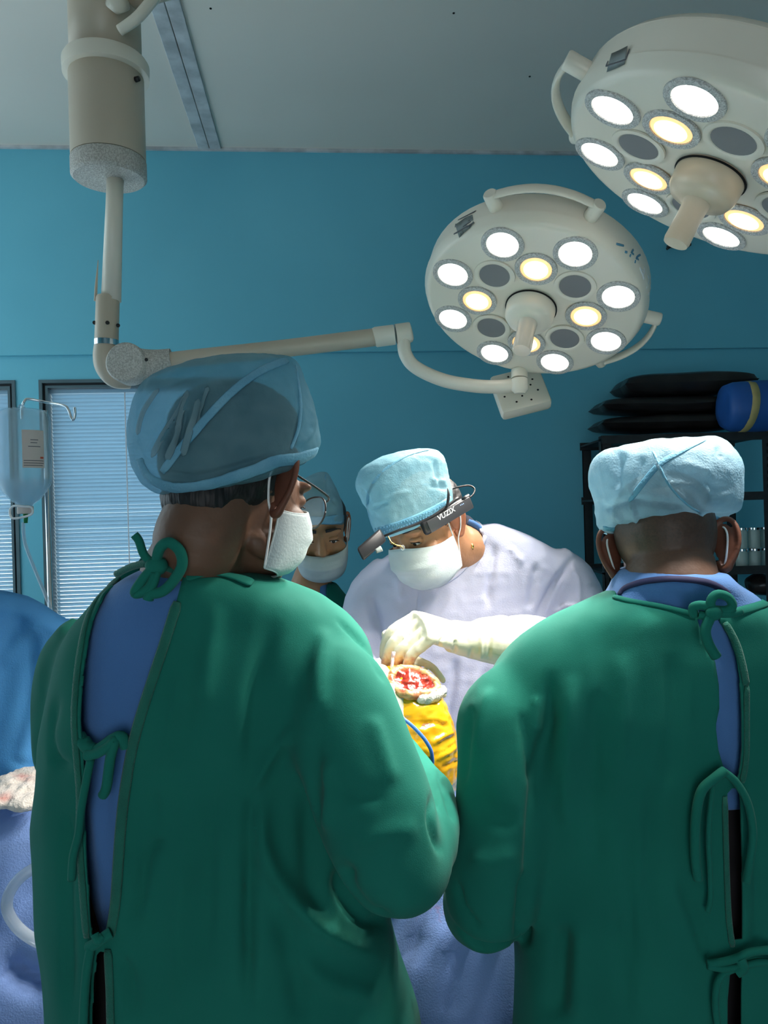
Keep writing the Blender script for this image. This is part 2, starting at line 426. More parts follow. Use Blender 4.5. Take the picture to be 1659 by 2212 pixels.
# ================================================================== the room
TH = math.atan(.084)
WX = Vector((math.cos(TH), math.sin(TH), 0)); WN = Vector((math.sin(TH), -math.cos(TH), 0)); W0 = Vector((0, 3.4, 0))
CEIL = 3.2
def W(s, z, out=0): return W0 + WX * s + WN * out + Z * z
def wall_s(px, py):
    p = on_plane(px, py, W0, WN); return (p - W0).dot(WX), p.z
def wbox(s0, s1, z0, z1, o0, o1, bev=0):
    return obox(W((s0 + s1) / 2, (z0 + z1) / 2, (o0 + o1) / 2), (WX, WN, Z), ((s1 - s0) / 2, (o1 - o0) / 2, (z1 - z0) / 2), bev)
XL, XR, YB = -2.35, 2.55, -2.2
s_r0, ztop = wall_s(85, 822); s_r1, _ = wall_s(520, 822)
s_l1, _ = wall_s(32, 822); s_l0 = s_l1 - .72
ZW0, ZW1 = .95, ztop
z_bulk = wall_s(120, 769)[1]
struct('wall_back', merge(wbox(XL - .1, s_l0, 0, CEIL, -.14, 0), wbox(s_l1, s_r0, 0, z_bulk, -.14, 0), wbox(s_r1, XR + .1, 0, CEIL, -.14, 0),
                          wbox(s_l0, s_l1, 0, ZW0, -.14, 0), wbox(s_r0, s_r1, 0, ZW0, -.14, 0), wbox(s_l0, s_l1, ZW1, z_bulk, -.14, 0), wbox(s_r0, s_r1, ZW1, z_bulk, -.14, 0),
                          wbox(s_l0, s_r1, z_bulk, CEIL, -.14, 0), wbox(XL - .1, XR + .1, z_bulk, CEIL, -.01, .02, .004)), M['wall'])
wy0, wy1, wz0, wz1 = 1.15, 3.10, .85, 3.0        # unseen side window, added to light back wall and ceiling from the left
struct('wall_left', merge(box((XL - .1, YB, 0), (XL, wy0, CEIL)), box((XL - .1, wy1, 0), (XL, 3.35, CEIL)), box((XL - .1, wy0, 0), (XL, wy1, wz0)), box((XL - .1, wy0, wz1), (XL, wy1, CEIL))), M['wall'])
w3 = struct('window_3', merge(*[box((XL - .08, a, b), (XL + .005, c, d)) for a, b, c, d in ((wy0, wz0, wy0 + .04, wz1), (wy1 - .04, wz0, wy1, wz1), (wy0 + .04, wz0, wy1 - .04, wz0 + .04), (wy0 + .04, wz1 - .04, wy1 - .04, wz1), ((wy0 + wy1) / 2 - .02, wz0 + .04, (wy0 + wy1) / 2 + .02, wz1 - .04))]), M['frame'])
for a, b in ((wy0 + .04, (wy0 + wy1) / 2 - .02), ((wy0 + wy1) / 2 + .02, wy1 - .04)): struct('pane', box((XL - .045, a, wz0 + .04), (XL - .041, b, wz1 - .04)), M['glass'], w3)
# wall behind the camera; doorway added, sized to let daylight onto the backs
struct('wall_front', merge(box((XL - .1, YB - .1, 0), (-.7, YB, CEIL)), box((.7, YB - .1, 0), (XR + .1, YB, CEIL)), box((-.7, YB - .1, 2.2), (.7, YB, CEIL))), M['wall'])
struct('added_door_1', merge(box((-.76, YB - .11, 0), (-.7, YB + .01, 2.26)), box((.7, YB - .11, 0), (.76, YB + .01, 2.26)), box((-.7, YB - .11, 2.2), (.7, YB + .01, 2.26))), M['frame'])
struct('wall_right', box((XR, YB, 0), (XR + .1, 3.75, CEIL)), M['wall'])
struct('floor', box((XL - .1, YB, -.1), (XR + .1, 3.75, 0)), M['floor'])
struct('ceiling', box((XL - .1, YB, CEIL), (XR + .1, 3.75, CEIL + .1)), M['ceil'])
# ceiling joint: two plaster strips either side of an open joint
ca, cb = on_plane(355, 0, Vector((0, 0, CEIL)), Z), on_plane(455, 325, Vector((0, 0, CEIL)), Z)
jd = (cb - ca).normalized(); jn = jd.cross(Z); ja = ca - jd * 2.6
jl = 2.6 + (cb - ca).length
tr = struct('trim_1', obox(ja + jd * jl / 2 - jn * .025 - Z * .004, (jd, jn, Z), (jl / 2, .0235, .004), .002), M['strip'])
struct('joint_strip', obox(ja + jd * jl / 2 + jn * .025 - Z * .004, (jd, jn, Z), (jl / 2, .0235, .004), .002), M['strip'], tr)
struct('trim_2', wbox(XL, XR, CEIL - .012, CEIL, .02, .034), M['strip'])
for i, (a, b) in enumerate(((455, 18), (1144, 165), (980, 28))):
    c = on_plane(a, b, Vector((0, 0, CEIL)), Z)
    top('ceiling_screw', lathe([(.004, 0), (.0035, -.002), (.001, -.003)], c, X, Y, Z, 10), M['blackhole'],
        ['tiny black screw in ceiling beside the plaster joint', 'tiny black screw in ceiling left of the nearest surgical lamp', 'tiny black screw in ceiling at the top middle edge'][i], 'screw', group='ceiling screws')

# windows with blinds
def window(idx, s0, s1):
    f = .030
    def fr(o0, o1, ins, wd):
        a0, a1, b0, b1 = s0 + ins, s1 - ins, ZW0 + ins, ZW1 - ins
        return merge(wbox(a0, a0 + wd, b0, b1, o0, o1), wbox(a1 - wd, a1, b0, b1, o0, o1), wbox(a0 + wd, a1 - wd, b1 - wd, b1, o0, o1), wbox(a0 + wd, a1 - wd, b0, b0 + wd, o0, o1))
    w = struct('window_%d' % idx, fr(-.10, .006, -.002, .014), M['frame'])
    struct('gasket', fr(-.09, -.008, .012, .012), M['framedk'], w)
    struct('sash', fr(-.09, -.002, .022, .010), M['frame'], w)
    i0, i1 = s0 + .031, s1 - .031
    struct('pane', wbox(i0, i1, ZW0 + .03, ZW1 - .03, -.018, -.014), M['glass'], w)
    struct('headrail', wbox(i0, i1, ZW1 - .052, ZW1 - .034, -.065, -.03, .003), M['slat'], w)
    pitch = .0168; n = int((ZW1 - .056 - ZW0 - .03) / pitch)
    # one gently curved slat shared by all
    sw = .0125; V = []; F = []
    prof = [(-1, 0), (-.5, .10), (0, .14), (.5, .10), (1, 0)]
    L = (i1 - i0) / 2 - .003
    for e in (-1, 1):
        for (u, c) in prof: V.append((e * L, u * sw, c * sw))
    for j in range(4): F.append((j, j + 1, j + 6, j + 5))
    me = bpy.data.meshes.new('blind_slat'); me.from_pydata(V, [], F); me.materials.append(M['slat']); me.polygons.foreach_set('use_smooth', [True] * 4)
    rot = Matrix((WX, WN, Z)).transposed().to_4x4() @ Matrix.Rotation(math.radians(41), 4, 'X')
    for k in range(n):
        o = bpy.data.objects.new('blind_slat', me); COL.objects.link(o); o.parent = w
        zz = ZW1 - .062 - k * pitch
        o.matrix_local = Matrix.Translation(W((i0 + i1) / 2, zz, -.047)) @ rot @ Matrix.Rotation(math.radians(random.uniform(-3, 3)), 4, 'X')
    if idx == 1:
        sc, _ = wall_s(267, 900); sc = max(min(sc, i1 - .05), i0 + .05)
        struct('ladder_cord', tube([W(sc, ZW1 - .05, -.030), W(sc, ZW0 + .05, -.030)], .0022, 6), M['cord'], w, True)
    return w
window(1, s_r0, s_r1); window(2, s_l0, s_l1)
# small black cable bracket on the wall behind the big lamp
cbk = on_plane(1462, 534, W0 + WN * .02, WN)
bk = top('wall_bracket', merge(obox(cbk + WN * .02, (WX, WN, Z), (.05, .02, .006), .002), obox(cbk + WN * .035 - WX * .03, ((WX + Z * .6).normalized(), WN, (Z - WX * .6).normalized()), (.04, .006, .005), .001)), M['black'],
         'small black angled bracket on blue wall beside the lamp handle', 'bracket', smooth=False)

# ================================================================== ceiling column and surgical lamps
cc = P(236, 388, 1.9); cz = lambda py: P(236, py, 1.9).z
colm = thing('ceiling_column', 'beige cylindrical ceiling column that carries the two surgical lamp arms', 'column', (cc.x, cc.y, CEIL))
cv = lambda prof: lathe(prof, Vector((cc.x, cc.y, 0)), X, Y, Z, 48)
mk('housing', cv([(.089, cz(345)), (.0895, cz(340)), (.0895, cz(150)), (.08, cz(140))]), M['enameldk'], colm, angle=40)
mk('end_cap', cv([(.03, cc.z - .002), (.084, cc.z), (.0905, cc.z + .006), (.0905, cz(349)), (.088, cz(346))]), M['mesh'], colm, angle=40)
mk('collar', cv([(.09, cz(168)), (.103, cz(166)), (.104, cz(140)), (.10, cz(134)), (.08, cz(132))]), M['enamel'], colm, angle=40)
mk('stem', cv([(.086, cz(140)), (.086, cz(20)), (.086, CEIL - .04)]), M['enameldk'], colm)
mk('ceiling_plate', cv([(.086, CEIL - .05), (.15, CEIL - .04), (.155, CEIL - .012), (.15, CEIL)]), M['enamel'], colm, angle=40)
for a in (2.6, 5.9):
    d = Vector((math.cos(a), math.sin(a), 0)); p = Vector((cc.x, cc.y, cz(190))) + d * .088
    mk('set_screw', tube([p, p + d * .012], [.007, .006], 10), M['black'], colm)

def lamp_axes(az, el, spin):
    n = Vector((math.sin(az) * math.cos(el), -math.cos(az) * math.cos(el), -math.sin(el)))
    a = Z.cross(n).normalized(); b = n.cross(a)
    A = a * math.cos(spin) + b * math.sin(spin); B = -a * math.sin(spin) + b * math.cos(spin)
    return A, B, -n            # light leaves along -n
RO, RI = .19, .12
def lamp_head(C, A, B, N, root, hubm, handm, hlen, odd):
    La = lambda prof, c=C, n=64: lathe(prof, c, A, B, N, n)
    hd = mk('housing', La([(.04, -.004), (.15, -.001), (.226, 0), (.2345, -.002), (.239, -.008), (.2455, -.022), (.2465, -.026), (.2445, -.027), (.2455, -.03), (.2445, -.072), (.2425, -.073), (.2435, -.075), (.236, -.086), (.20, -.095), (.10, -.103)]), M['enamel'], root, angle=50)
    # LED modules
    def shared(nm, prof, m, cap=False, n=32):
        V, F = lathe(prof, Vector(), X, Y, Z, n, cap)
        me = bpy.data.meshes.new(nm); me.from_pydata(V, [], F)
        bm = bmesh.new(); bm.from_mesh(me); bmesh.ops.recalc_face_normals(bm, faces=bm.faces[:]); bm.to_mesh(me); bm.free()
        me.polygons.foreach_set('use_smooth', [True] * len(me.polygons)); me.set_sharp_from_angle(angle=math.radians(45)); me.materials.append(m); return me
    bez = shared('led_bezel', [(.0445, -.001), (.044, .0025), (.041, .0035), (.036, .0015), (.0335, .0025), (.0325, -.001)], M['bezel'])
    lw = shared('led_lens', [(.0325, .0008), (.024, .0030), (.010, .0042), (.002, .0044)], M['ledw'], True)
    la = shared('led_lens', [(.0325, .0008), (.024, .0030), (.010, .0042), (.002, .0044)], M['leda'], True)
    core = shared('led_core', [(.0255, .0031), (.016, .0040), (.002, .0050)], M['ledcore'], True)
    sring = shared('sensor_ring', [(.0445, -.001), (.0440, .0020), (.037, .0025), (.0335, .0010), (.0325, -.001)], M['enamel'])
    sdisc = shared('sensor_disc', [(.0328, .0006), (.02, .0008), (.002, .0008)], M['sensor'], True)
    R = Matrix((A, B, N)).transposed().to_4x4()
    def put(me, nm, c, par=None):
        o = bpy.data.objects.new(nm, me); COL.objects.link(o)
        if par is None: o.parent = root; o.matrix_local = Matrix.Translation(c - ABS[root.name]) @ R
        else: o.parent = par
        return o
    def spot(c, watt, col):
        l = bpy.data.lights.new('led_beam', 'SPOT'); l.energy = watt; l.color = col; l.spot_size = math.radians(77); l.spot_blend = 1.0; l.shadow_soft_size = .026 if watt > 10 else .006
        o = bpy.data.objects.new('led_beam', l); COL.objects.link(o)
        dirn = (TARGET - c).normalized(); dirn = (dirn + N).normalized()
        o.matrix_world = Matrix.Translation(c + N * .036) @ (-dirn).to_track_quat('Z', 'Y').to_matrix().to_4x4()
    for k in range(8):
        t = k * math.pi / 4; c = C + (A * math.cos(t) + B * math.sin(t)) * RO
        b = put(bez, 'led_bezel', c); put(lw, 'led_lens', c, b)
        if k % 2 == 0: spot(c, LED_W * 2, (1, .98, .95))
        t = (k + .5) * math.pi / 4; c = C + (A * math.cos(t) + B * math.sin(t)) * RI
        if k % 2 == odd:
            b = put(bez, 'led_bezel', c); put(la, 'led_lens', c, b); put(core, 'led_core', c, b); spot(c, LED_WARM, (1, .78, .5))
        else:
            b = put(sring, 'sensor_ring', c); put(sdisc, 'sensor_disc', c, b)
    hub = mk('handle_hub', La([(.054, -.006), (.0545, .004), (.053, .026), (.047, .036), (.030, .041), (.022, .043)], n=48), hubm, root, angle=50)
    mk('hub_shadow_ring', La([(.057, -.001), (.057, .0012), (.050, .0012)], n=48), M['blackhole'], hub)  # black ring painted in as the shade round the hub
    mk('sterile_handle', La([(.022, .040), (.0205, .05), (.0195, .07), (.0205, hlen - .006), (.019, hlen), (.006, hlen + .001)], n=28), handm, hub, angle=50)
    return hd
def grip(C, A, B, N, root, p1, p2, R0=.246, ro=.278, bulge=.016, rs=.0145):
    Cm = C - N * .045; ang = []
    for p in (p1, p2):
        q = on_plane(p[0], p[1], Cm, N) - Cm; ang.append(math.atan2(q.dot(B), q.dot(A)))
    a0, a1 = ang
    while a1 - a0 > math.pi: a1 -= 2 * math.pi
    while a1 - a0 < -math.pi: a1 += 2 * math.pi
    rad = lambda a: A * math.cos(a) + B * math.sin(a)
    pts = [Cm + rad(a0 + (a1 - a0) * i / 12) * (ro - .004 + bulge * math.sin(math.pi * i / 12) * .6) for i in range(13)]
    nrm = [rad(a0 + (a1 - a0) * i / 12) for i in range(13)]
    g = mk('grip_bar', tube(pts, 1, 12, flat=(.011, .0055), normals=nrm), M['enamel'], root)
    for a in (a0, a1):
        mk('grip_post', tube([Cm + rad(a) * (R0 - .004), Cm + rad(a) * (ro + .001), Cm + rad(a) * (ro + .004)], [rs, rs, rs * .85], 18), M['enamel'], g, angle=50)
TARGET = Vector((.075, 1.33, 1.26))

# --- lamp over the surgeon
C2 = Vector((0.33696, 1.68716, 2.04065)); A2, B2, N2 = lamp_axes(5.68963, 4.19944, 7.91767)
L2 = thing('surgical_lamp', 'round surgical lamp above the surgeon, hung on a long horizontal arm', 'surgical lamp', tuple(C2), 'surgical lamps')
h2 = lamp_head(C2, A2, B2, N2, L2, M['enamel'], mat('clouded_handle', (.72, .62, .50), .2, (.76, .68, .58), 10, spec=.6), .118, 0)
grip(C2, A2, B2, N2, L2, (1064, 432), (1283, 458)); grip(C2, A2, B2, N2, L2, (1425, 690), (1318, 802))
bv2 = bvh_of([h2.matrix_world @ v.co + C2 for v in h2.data.vertices], [p.vertices[:] for p in h2.data.polygons])
def stroke(name, zz, w, m, root, bv, ox, oy, sc, off=.0006):
    pts = [(ox + x / sc, oy + y / sc) for x, y in zz]
    return mk(name, strap_on(bv, pts, w, .0004, off, k=3, dflt=1.8, n=6, ends=.9), m, root)
for q in ([(570, 890), (590, 965), (630, 1050), (650, 1135)], [(652, 890), (662, 985), (632, 1050)], [(590, 950), (660, 985)], [(722, 1075), (762, 1140), (706, 1305)], [(775, 1245), (795, 1330)], [(752, 1385), (745, 1450)]):
    stroke('logo_stroke', q, .0026, M['printw'], L2, bv2, 1320, 480, 9.217)
for q in ([(440, 545), (400, 610), (370, 690)], [(400, 610), (450, 640)], [(470, 815), (505, 690), (580, 650)], [(505, 720), (545, 745)], [(100, 430), (250, 470)], [(270, 590), (320, 600)]):
    stroke('logo_stroke', q, .0024, M['printb'], L2, bv2, 1320, 480, 9.217)
st = mk('rating_label', strap_on(bv2, [(988, 500), (1004, 486), (1022, 473)], .0165, .0004, .0004, k=4, dflt=1.8, n=4, ends=1), M['sticker'], L2)
for q, wd in (([(981, 506), (1000, 496), (1025, 481)], .0018), ([(990, 476), (1010, 466), (1029, 456)], .0020), ([(1003, 484), (1016, 476)], .0016), ([(1001, 490), (1018, 479)], .0014), ([(985, 484), (984, 492)], .0012)):
    mk('label_print', strap_on(bv2, q, wd, .0004, .0012, k=3, dflt=1.8, n=6), M['ink'], st)
# yoke, box and arm
jp = P(1122, 832, 1.90)
mk('yoke', ctube([P(872, 728, 1.94), P(876, 765, 1.94), P(900, 795, 1.94), P(960, 822, 1.93), P(1030, 834, 1.92), P(1080, 835, 1.91), P(1120, 830, 1.90)], .0172, 6, 16), M['enamel'], L2)
mk('swivel', merge(tube([P(1122, 800, 1.90), P(1122, 818, 1.895)], [.0205, .0205], 24), tube([P(1122, 820, 1.895), P(1123, 842, 1.89), P(1123, 850, 1.89)], [.0205, .0205, .013], 24)), M['enamel'], L2, angle=50)
nb = Vector((-.10, -.80, .42)).normalized(); ub = (Z - Vector((.22, 0, 0))).normalized(); ub = (ub - nb * ub.dot(nb)).normalized(); rb = ub.cross(nb) * -1
if rb.x < 0: rb = -rb
bc = P(1124, 848, 1.985)
cb_ = mk('control_box', obox(bc, (rb, ub, nb), (.066, .062, .020), .010), M['enamel'], L2, angle=40)
for (a, b) in ((1098, 814), (1150, 819), (1146, 831), (1162, 842), (1090, 857), (1128, 855), (1116, 868), (1148, 863)):
    q = on_plane(a, b, bc + nb * .0205, nb); mk('vent_hole', lathe([(.0028, .0), (.002, .0006)], q, rb, ub, nb, 10), M['blackhole'], cb_)
arm = [P(330, 783, 1.91), P(420, 773, 1.91), P(620, 752, 1.92), P(820, 727, 1.94)]
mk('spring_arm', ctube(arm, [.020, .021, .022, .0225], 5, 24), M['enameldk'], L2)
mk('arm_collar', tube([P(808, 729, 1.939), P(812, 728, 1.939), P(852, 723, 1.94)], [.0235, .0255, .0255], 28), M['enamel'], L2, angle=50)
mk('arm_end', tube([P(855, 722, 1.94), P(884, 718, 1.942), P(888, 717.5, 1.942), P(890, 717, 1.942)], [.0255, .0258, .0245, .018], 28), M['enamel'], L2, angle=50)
kn = P(278, 787, 1.885); ky = Vector((0.05, 1, -.05)).normalized(); kx = (X - ky * X.dot(ky)).normalized(); kz = kx.cross(ky)
kk = mk('knuckle', merge(lathe([(.045, -.026), (.049, -.022), (.049, .022), (.045, .026)], kn, kx, kz, ky, 40),
                    ctube([P(285, 790, 1.905), P(318, 786, 1.905), P(345, 781, 1.908), P(371, 777, 1.91)], [.046, .037, .030, .0275], 5, 28)), M['mesh'], L2, angle=45)
mk('knuckle_screw', tube([P(316, 777, 1.868), P(316, 777, 1.862)], [.0045, .004], 12), M['black'], kk)
mk('elbow', ctube([P(230, 744, 1.9), P(227, 768, 1.9), P(232, 792, 1.905), P(252, 812, 1.915), P(283, 818, 1.93)], [.0285, .029, .030, .031, .026], 6, 24), M['enameldk'], L2)
mk('chrome_ring', tube([P(230, 735, 1.9), P(230, 747, 1.9)], .0300, 32), M['chrome'], L2, angle=50)
sl = mk('sleeve', tube([P(233, 640, 1.9), P(233, 645, 1.9), P(230, 738, 1.9)], [.026, .0282, .0288], 32), M['enameldk'], L2, angle=50)
for (a, b) in ((204, 697), (232, 697), (255, 703)):
    mk('sleeve_screw', tube([P(a, b, 1.874 if a == 232 else 1.893), P(a, b, 1.869 if a == 232 else 1.885)], [.005, .0045], 12), M['black'], sl)
mk('sleeve_tongue', ctube([P(206, 650, 1.892), P(208, 615, 1.892), P(212, 562, 1.892)], [.004, .0035, .0008], 4, 8), M['enameldk'], sl)
mk('drop_tube', tube([P(249, 385, 1.9), P(247, 440, 1.9), P(240, 650, 1.9)], [.0205, .0205, .024], 28), M['enamel'], L2)

# --- big lamp nearer the camera
C1 = Vector((0.51880, 1.18202, 2.10333)); A1, B1, N1 = lamp_axes(1.40914, -1.06898, 2.76170)
L1 = thing('surgical_lamp', 'large round surgical lamp with amber handle cut off by the top right edge', 'surgical lamp', tuple(C1), 'surgical lamps')
h1 = lamp_head(C1, A1, B1, N1, L1, M['amber'], M['amber'], .112, 1)
grip(C1, A1, B1, N1, L1, (1226, 130), (1203, 288), bulge=.02)
bv1 = bvh_of([v.co + C1 for v in h1.data.vertices], [p.vertices[:] for p in h1.data.polygons])
st = mk('rating_label', strap_on(bv1, [(1316, 136), (1335, 128), (1353, 119)], .0125, .0004, .0004, k=4, dflt=1.2, n=4, ends=1), M['sticker'], L1)
for q in ([(1310, 143), (1335, 136), (1353, 129)], [(1353, 129), (1361, 107)], [(1310, 143), (1315, 132)]):
    mk('label_print', strap_on(bv1, q, .0014, .0004, .0012, k=3, dflt=1.2, n=6), M['ink'], st)
e1 = C1 + (X - N1 * X.dot(N1)).normalized() * .262 - N1 * .05
mk('yoke', ctube([C1 + (X - N1 * X.dot(N1)).normalized() * .236 - N1 * .045, e1, e1 + Vector((.05, .02, .05)), e1 + Vector((.07, .05, .25)), e1 + Vector((.06, .08, .62))], .02, 6, 16), M['enamel'], L1)
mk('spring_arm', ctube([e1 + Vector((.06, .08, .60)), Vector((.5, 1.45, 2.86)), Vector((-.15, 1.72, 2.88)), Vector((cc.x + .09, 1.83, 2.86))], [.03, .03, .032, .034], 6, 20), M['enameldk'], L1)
mk('arm_strut', ctube([P(258, 66, 1.80), P(300, 35, 1.79), P(345, -20, 1.80)], [.012, .013, .013], 5, 12), M['enamel'], L1)
mk('arm_knuckle', tube([P(254, 20, 1.815), P(254, 12, 1.80), P(254, 2, 1.80)], [.012, .028, .026], 20), M['enamel'], L1)

# ================================================================== storage rack on the right
RD = 3.12
rk = thing('storage_rack', 'black slotted-angle steel storage rack along the blue wall', 'rack', (P(1480, 1100, RD).x, RD + .17, 0))
rx0, rx1 = P(1303, 1100, RD).x, P(1672, 1100, RD).x
for i, (x, y) in enumerate(((rx0, RD), (rx1, RD), (rx0 + .01, RD + .34), (rx1, RD + .34))):
    zt = P(1480, 945, RD).z + .016; sgn = 1 if x < .8 + .4 else -1; sgn = 1 if i in (0, 2) else -1
    po = mk('post', merge(box((x if sgn > 0 else x - .04, y, 0), ((x + .04) if sgn > 0 else x, y + .003, zt)), box((x if sgn > 0 else x - .003, y, 0), ((x + .003) if sgn > 0 else x, y + .04 if i < 2 else y + .003, zt))), M['rack'], rk, smooth=False)
    if i < 2:
        xs = x + .02 * sgn
        V, F = [], []
        for k in range(40):
            z0 = min(.9 + k * .028, zt - .016)
            v, f = box((xs - .004, y - .0012, z0), (xs + .004, y - .0004, z0 + .014)); o = len(V); V += v; F += [tuple(a + o for a in q) for q in f]
        sb = mk('slots', (V, F), M['blackhole'], po, smooth=False); sb['kind'] = 'stuff'
for py in (945, 1075, 1235, 1345):
    z0 = P(1480, py, RD).z
    mk('shelf', merge(box((rx0, RD - .002, z0 - .017), (rx1, RD + .005, z0 + .017)), box((rx0, RD + .33, z0 - .017), (rx1, RD + .34, z0 + .017)), box((rx0, RD, z0 - .004), (rx1, RD + .34, z0 + .004))), M['rack'], rk, smooth=False)
for z0 in (.3, .75):
    mk('shelf', merge(box((rx0, RD - .002, z0 - .017), (rx1, RD + .005, z0 + .017)), box((rx0, RD, z0 - .004), (rx1, RD + .34, z0 + .004))), M['rack'], rk, smooth=False)
def cushion(name, label, x0, x1, y0, y1, d, hd, seed, tip):
    """pillow seen end on: pointed at its seams"""
    c = P((x0 + x1) / 2, (y0 + y1) / 2, d); a = (P(x1, 0, d) - P(x0, 0, d)).length / 2; h = (P(0, y0, d) - P(0, y1, d)).length / 2
    V = []; F = []; n, m = 36, 20
    for sgn in (1, -1):
        for i in range(n + 1):
            for j in range(m + 1):
                u, v = -1 + 2 * i / n, -1 + 2 * j / m
                e = (max(0, 1 - abs(u) ** 2.2) * max(0, 1 - abs(v) ** 2.2)) ** .27
                V.append((c.x + a * u * (1 - .04 * (1 - abs(v))), c.y + hd * v * (1 - .05 * (1 - abs(u))), c.z + h * e * sgn + tip * u))
    for s in range(2):
        o = s * (n + 1) * (m + 1)
        for i in range(n):
            for j in range(m):
                q = (o + i * (m + 1) + j, o + (i + 1) * (m + 1) + j, o + (i + 1) * (m + 1) + j + 1, o + i * (m + 1) + j + 1)
                F.append(q if s == 0 else q[::-1])
    V = np.array(V); p = V / np.array([.16, .16, .05])
    V[:, 2] += vnoise(p, seed) * h * .12 * (1 - np.abs((V[:, 0] - c.x) / a) ** 4)
    return top(name, (V.tolist(), F), M['leather'], label, 'cushion', group='black cushions on the rack')
zs = P(1480, 945, RD).z + .0175
cushion('cushion', 'lowest of the three black vinyl cushions on the rack', 1284, 1600, 897, 935, RD + .23, .12, 3, .0)
cushion('cushion', 'middle black vinyl cushion in the pile on the rack', 1286, 1590, 859, 897, RD + .23, .12, 7, -.002)
cushion('cushion', 'topmost black vinyl cushion bulging above the pile on the rack', 1334, 1612, 806, 859, RD + .23, .12, 11, .003)
bcn = P(1622, 892, RD - .01)
bb = thing('duffel_bag', 'round blue vinyl bag with yellow straps at rack end', 'bag', (bcn.x, bcn.y, zs))
V, F = lathe([(.05, -.17), (.085, -.165), (.098, -.14), (.10, -.05), (.10, .06), (.095, .15), (.07, .165), (.03, .168)], Vector((bcn.x + .06, bcn.y, zs + .10)), Y, Z, X, 32)
mk('bag_body', (rumple(V, F, .006, .06, 5).tolist(), F), M['bluebag'], bb)
for dx in (-.085, .03):
    mk('strap', lathe([(.099, -.016), (.104, -.013), (.104, .013), (.099, .016)], Vector((bcn.x + .06 + dx, bcn.y, zs + .10)), Y, (Z + X * .12).normalized(), X, 32, False), M['yellow'], bb)
zj = P(1620, 1235, RD).z + .004
jn_ = 0
jlab = ['glass jar on rack shelf nearest the right ear, lower row', 'second glass jar on the rack shelf, lower row', 'glass jar at the right picture edge, lower row',
        'glass jar stacked on the jar nearest the right ear', 'second glass jar stacked on the rack shelf, upper row', 'glass jar at the right picture edge, upper row']
for r_ in range(2):
    for i, px in enumerate((1602, 1630, 1657)):
        c = P(px, 1200, RD + .06); z0 = zj + r_ * .0875
        j = thing('glass_jar', jlab[jn_], 'jar', (c.x, c.y, z0), 'glass jars on the rack'); jn_ += 1
        mk('body', lathe([(.022, .001), (.024, .004), (.0245, .07), (.0215, .076), (.0215, .078)], Vector((c.x, c.y, z0)), X, Y, Z, 20), M['jar'], j, angle=50)
        mk('lid', lathe([(.0238, .0775), (.0240, .079), (.0240, .0865), (.0225, .0873)], Vector((c.x, c.y, z0)), X, Y, Z, 20), M['chrome'], j, angle=50)
c = P(1648, 1308, RD + .1)
V, F = remesh([ellipsoid((c.x, c.y, P(0, 1345, RD).z + .058), (.06, .09, .045)), ellipsoid((c.x + .05, c.y, P(0, 1345, RD).z + .056), (.06, .09, .05))], .006, 4)
top('shelf_bag', (rumple(V, F, .006, .04, 8), F), M['leather'], 'crumpled black bag on the low rack shelf at right edge', 'bag')
# ================================================================== people
def head_frame(F, roll=0):
    F = Vector(F).normalized(); U = (Z - F * Z.dot(F)).normalized(); R = F.cross(U)
    if roll:
        q = Matrix.Rotation(roll, 3, F); U = q @ U; R = q @ R
    return R, F, U
class Head:
    def __init__(s, F, anchor_local, anchor_world, roll=0, k=1.0):
        s.R, s.F, s.U = head_frame(F, roll); s.k = k; s.c = Vector()
        s.c = Vector(anchor_world) - s(anchor_local)
        s.M3 = Matrix((s.R, s.F, s.U)).transposed()
    def __call__(s, l): return s.c + (s.R * l[0] + s.F * l[1] + s.U * l[2]) * s.k
    def loc(s, V):
        q = (np.asarray(V) - np.array(s.c)) / s.k
        return np.stack([q @ np.array(s.R), q @ np.array(s.F), q @ np.array(s.U)], 1)
    def ell(s, c, r, rot=None, **kw):
        m = s.M3 * s.k
        if rot is not None: m = m @ rot
        return ellipsoid(s(c), r, m, **kw)
    def parts(s, flare=(30, 30), ears=True):
        pr = [s.ell((0, -.015, .028), (.074, .096, .086), nu=24, nv=16), s.ell((0, .022, -.018), (.064, .072, .088), nu=24, nv=16), s.ell((0, .042, -.078), (.045, .046, .036)),
              tube([s((0, .084, .012)), s((0, .096, -.008)), s((0, .108, -.030)), s((0, .100, -.036))], [.009 * s.k, .0095 * s.k, .0135 * s.k, .008 * s.k], 12),
              s.ell((.011, .094, -.034), (.0085, .010, .007)), s.ell((-.011, .094, -.034), (.0085, .010, .007)),
              s.ell((0, .088, -.062), (.024, .012, .012)), s.ell((0, .080, -.100), (.022, .016, .014))]
        for e in (-1, 1):
            pr += [s.ell((e * .030, .080, .022), (.026, .013, .008)), s.ell((e * .031, .079, .002), (.0165, .0125, .0105)), s.ell((e * .043, .060, -.030), (.024, .026, .022)),
                   s.ell((e * .050, .030, -.070), (.018, .04, .022))]
            if ears:
                a = math.radians(flare[0] if e < 0 else flare[1])
                e1 = Vector((e * math.sin(a), -math.cos(a), 0)); b = Vector((e * .070, .004, 0))
                arc = [(.0, .014), (.006, .029), (.018, .035), (.029, .027), (.032, .008), (.027, -.010), (.016, -.024), (.006, -.031), (.001, -.022)]
                pts = [s(b + e1 * u + Z * v) for u, v in arc]
                pr.append(ctube(pts, [.0045, .0048, .005, .0052, .005, .005, .0062, .0068, .005], 4, 10))
                m = Matrix((e1, Vector((0, 0, 1)).cross(e1), Vector((0, 0, 1)))).transposed()
                pr.append(s.ell(tuple(b + e1 * .013), (.017, .0045, .027), m))
        return pr
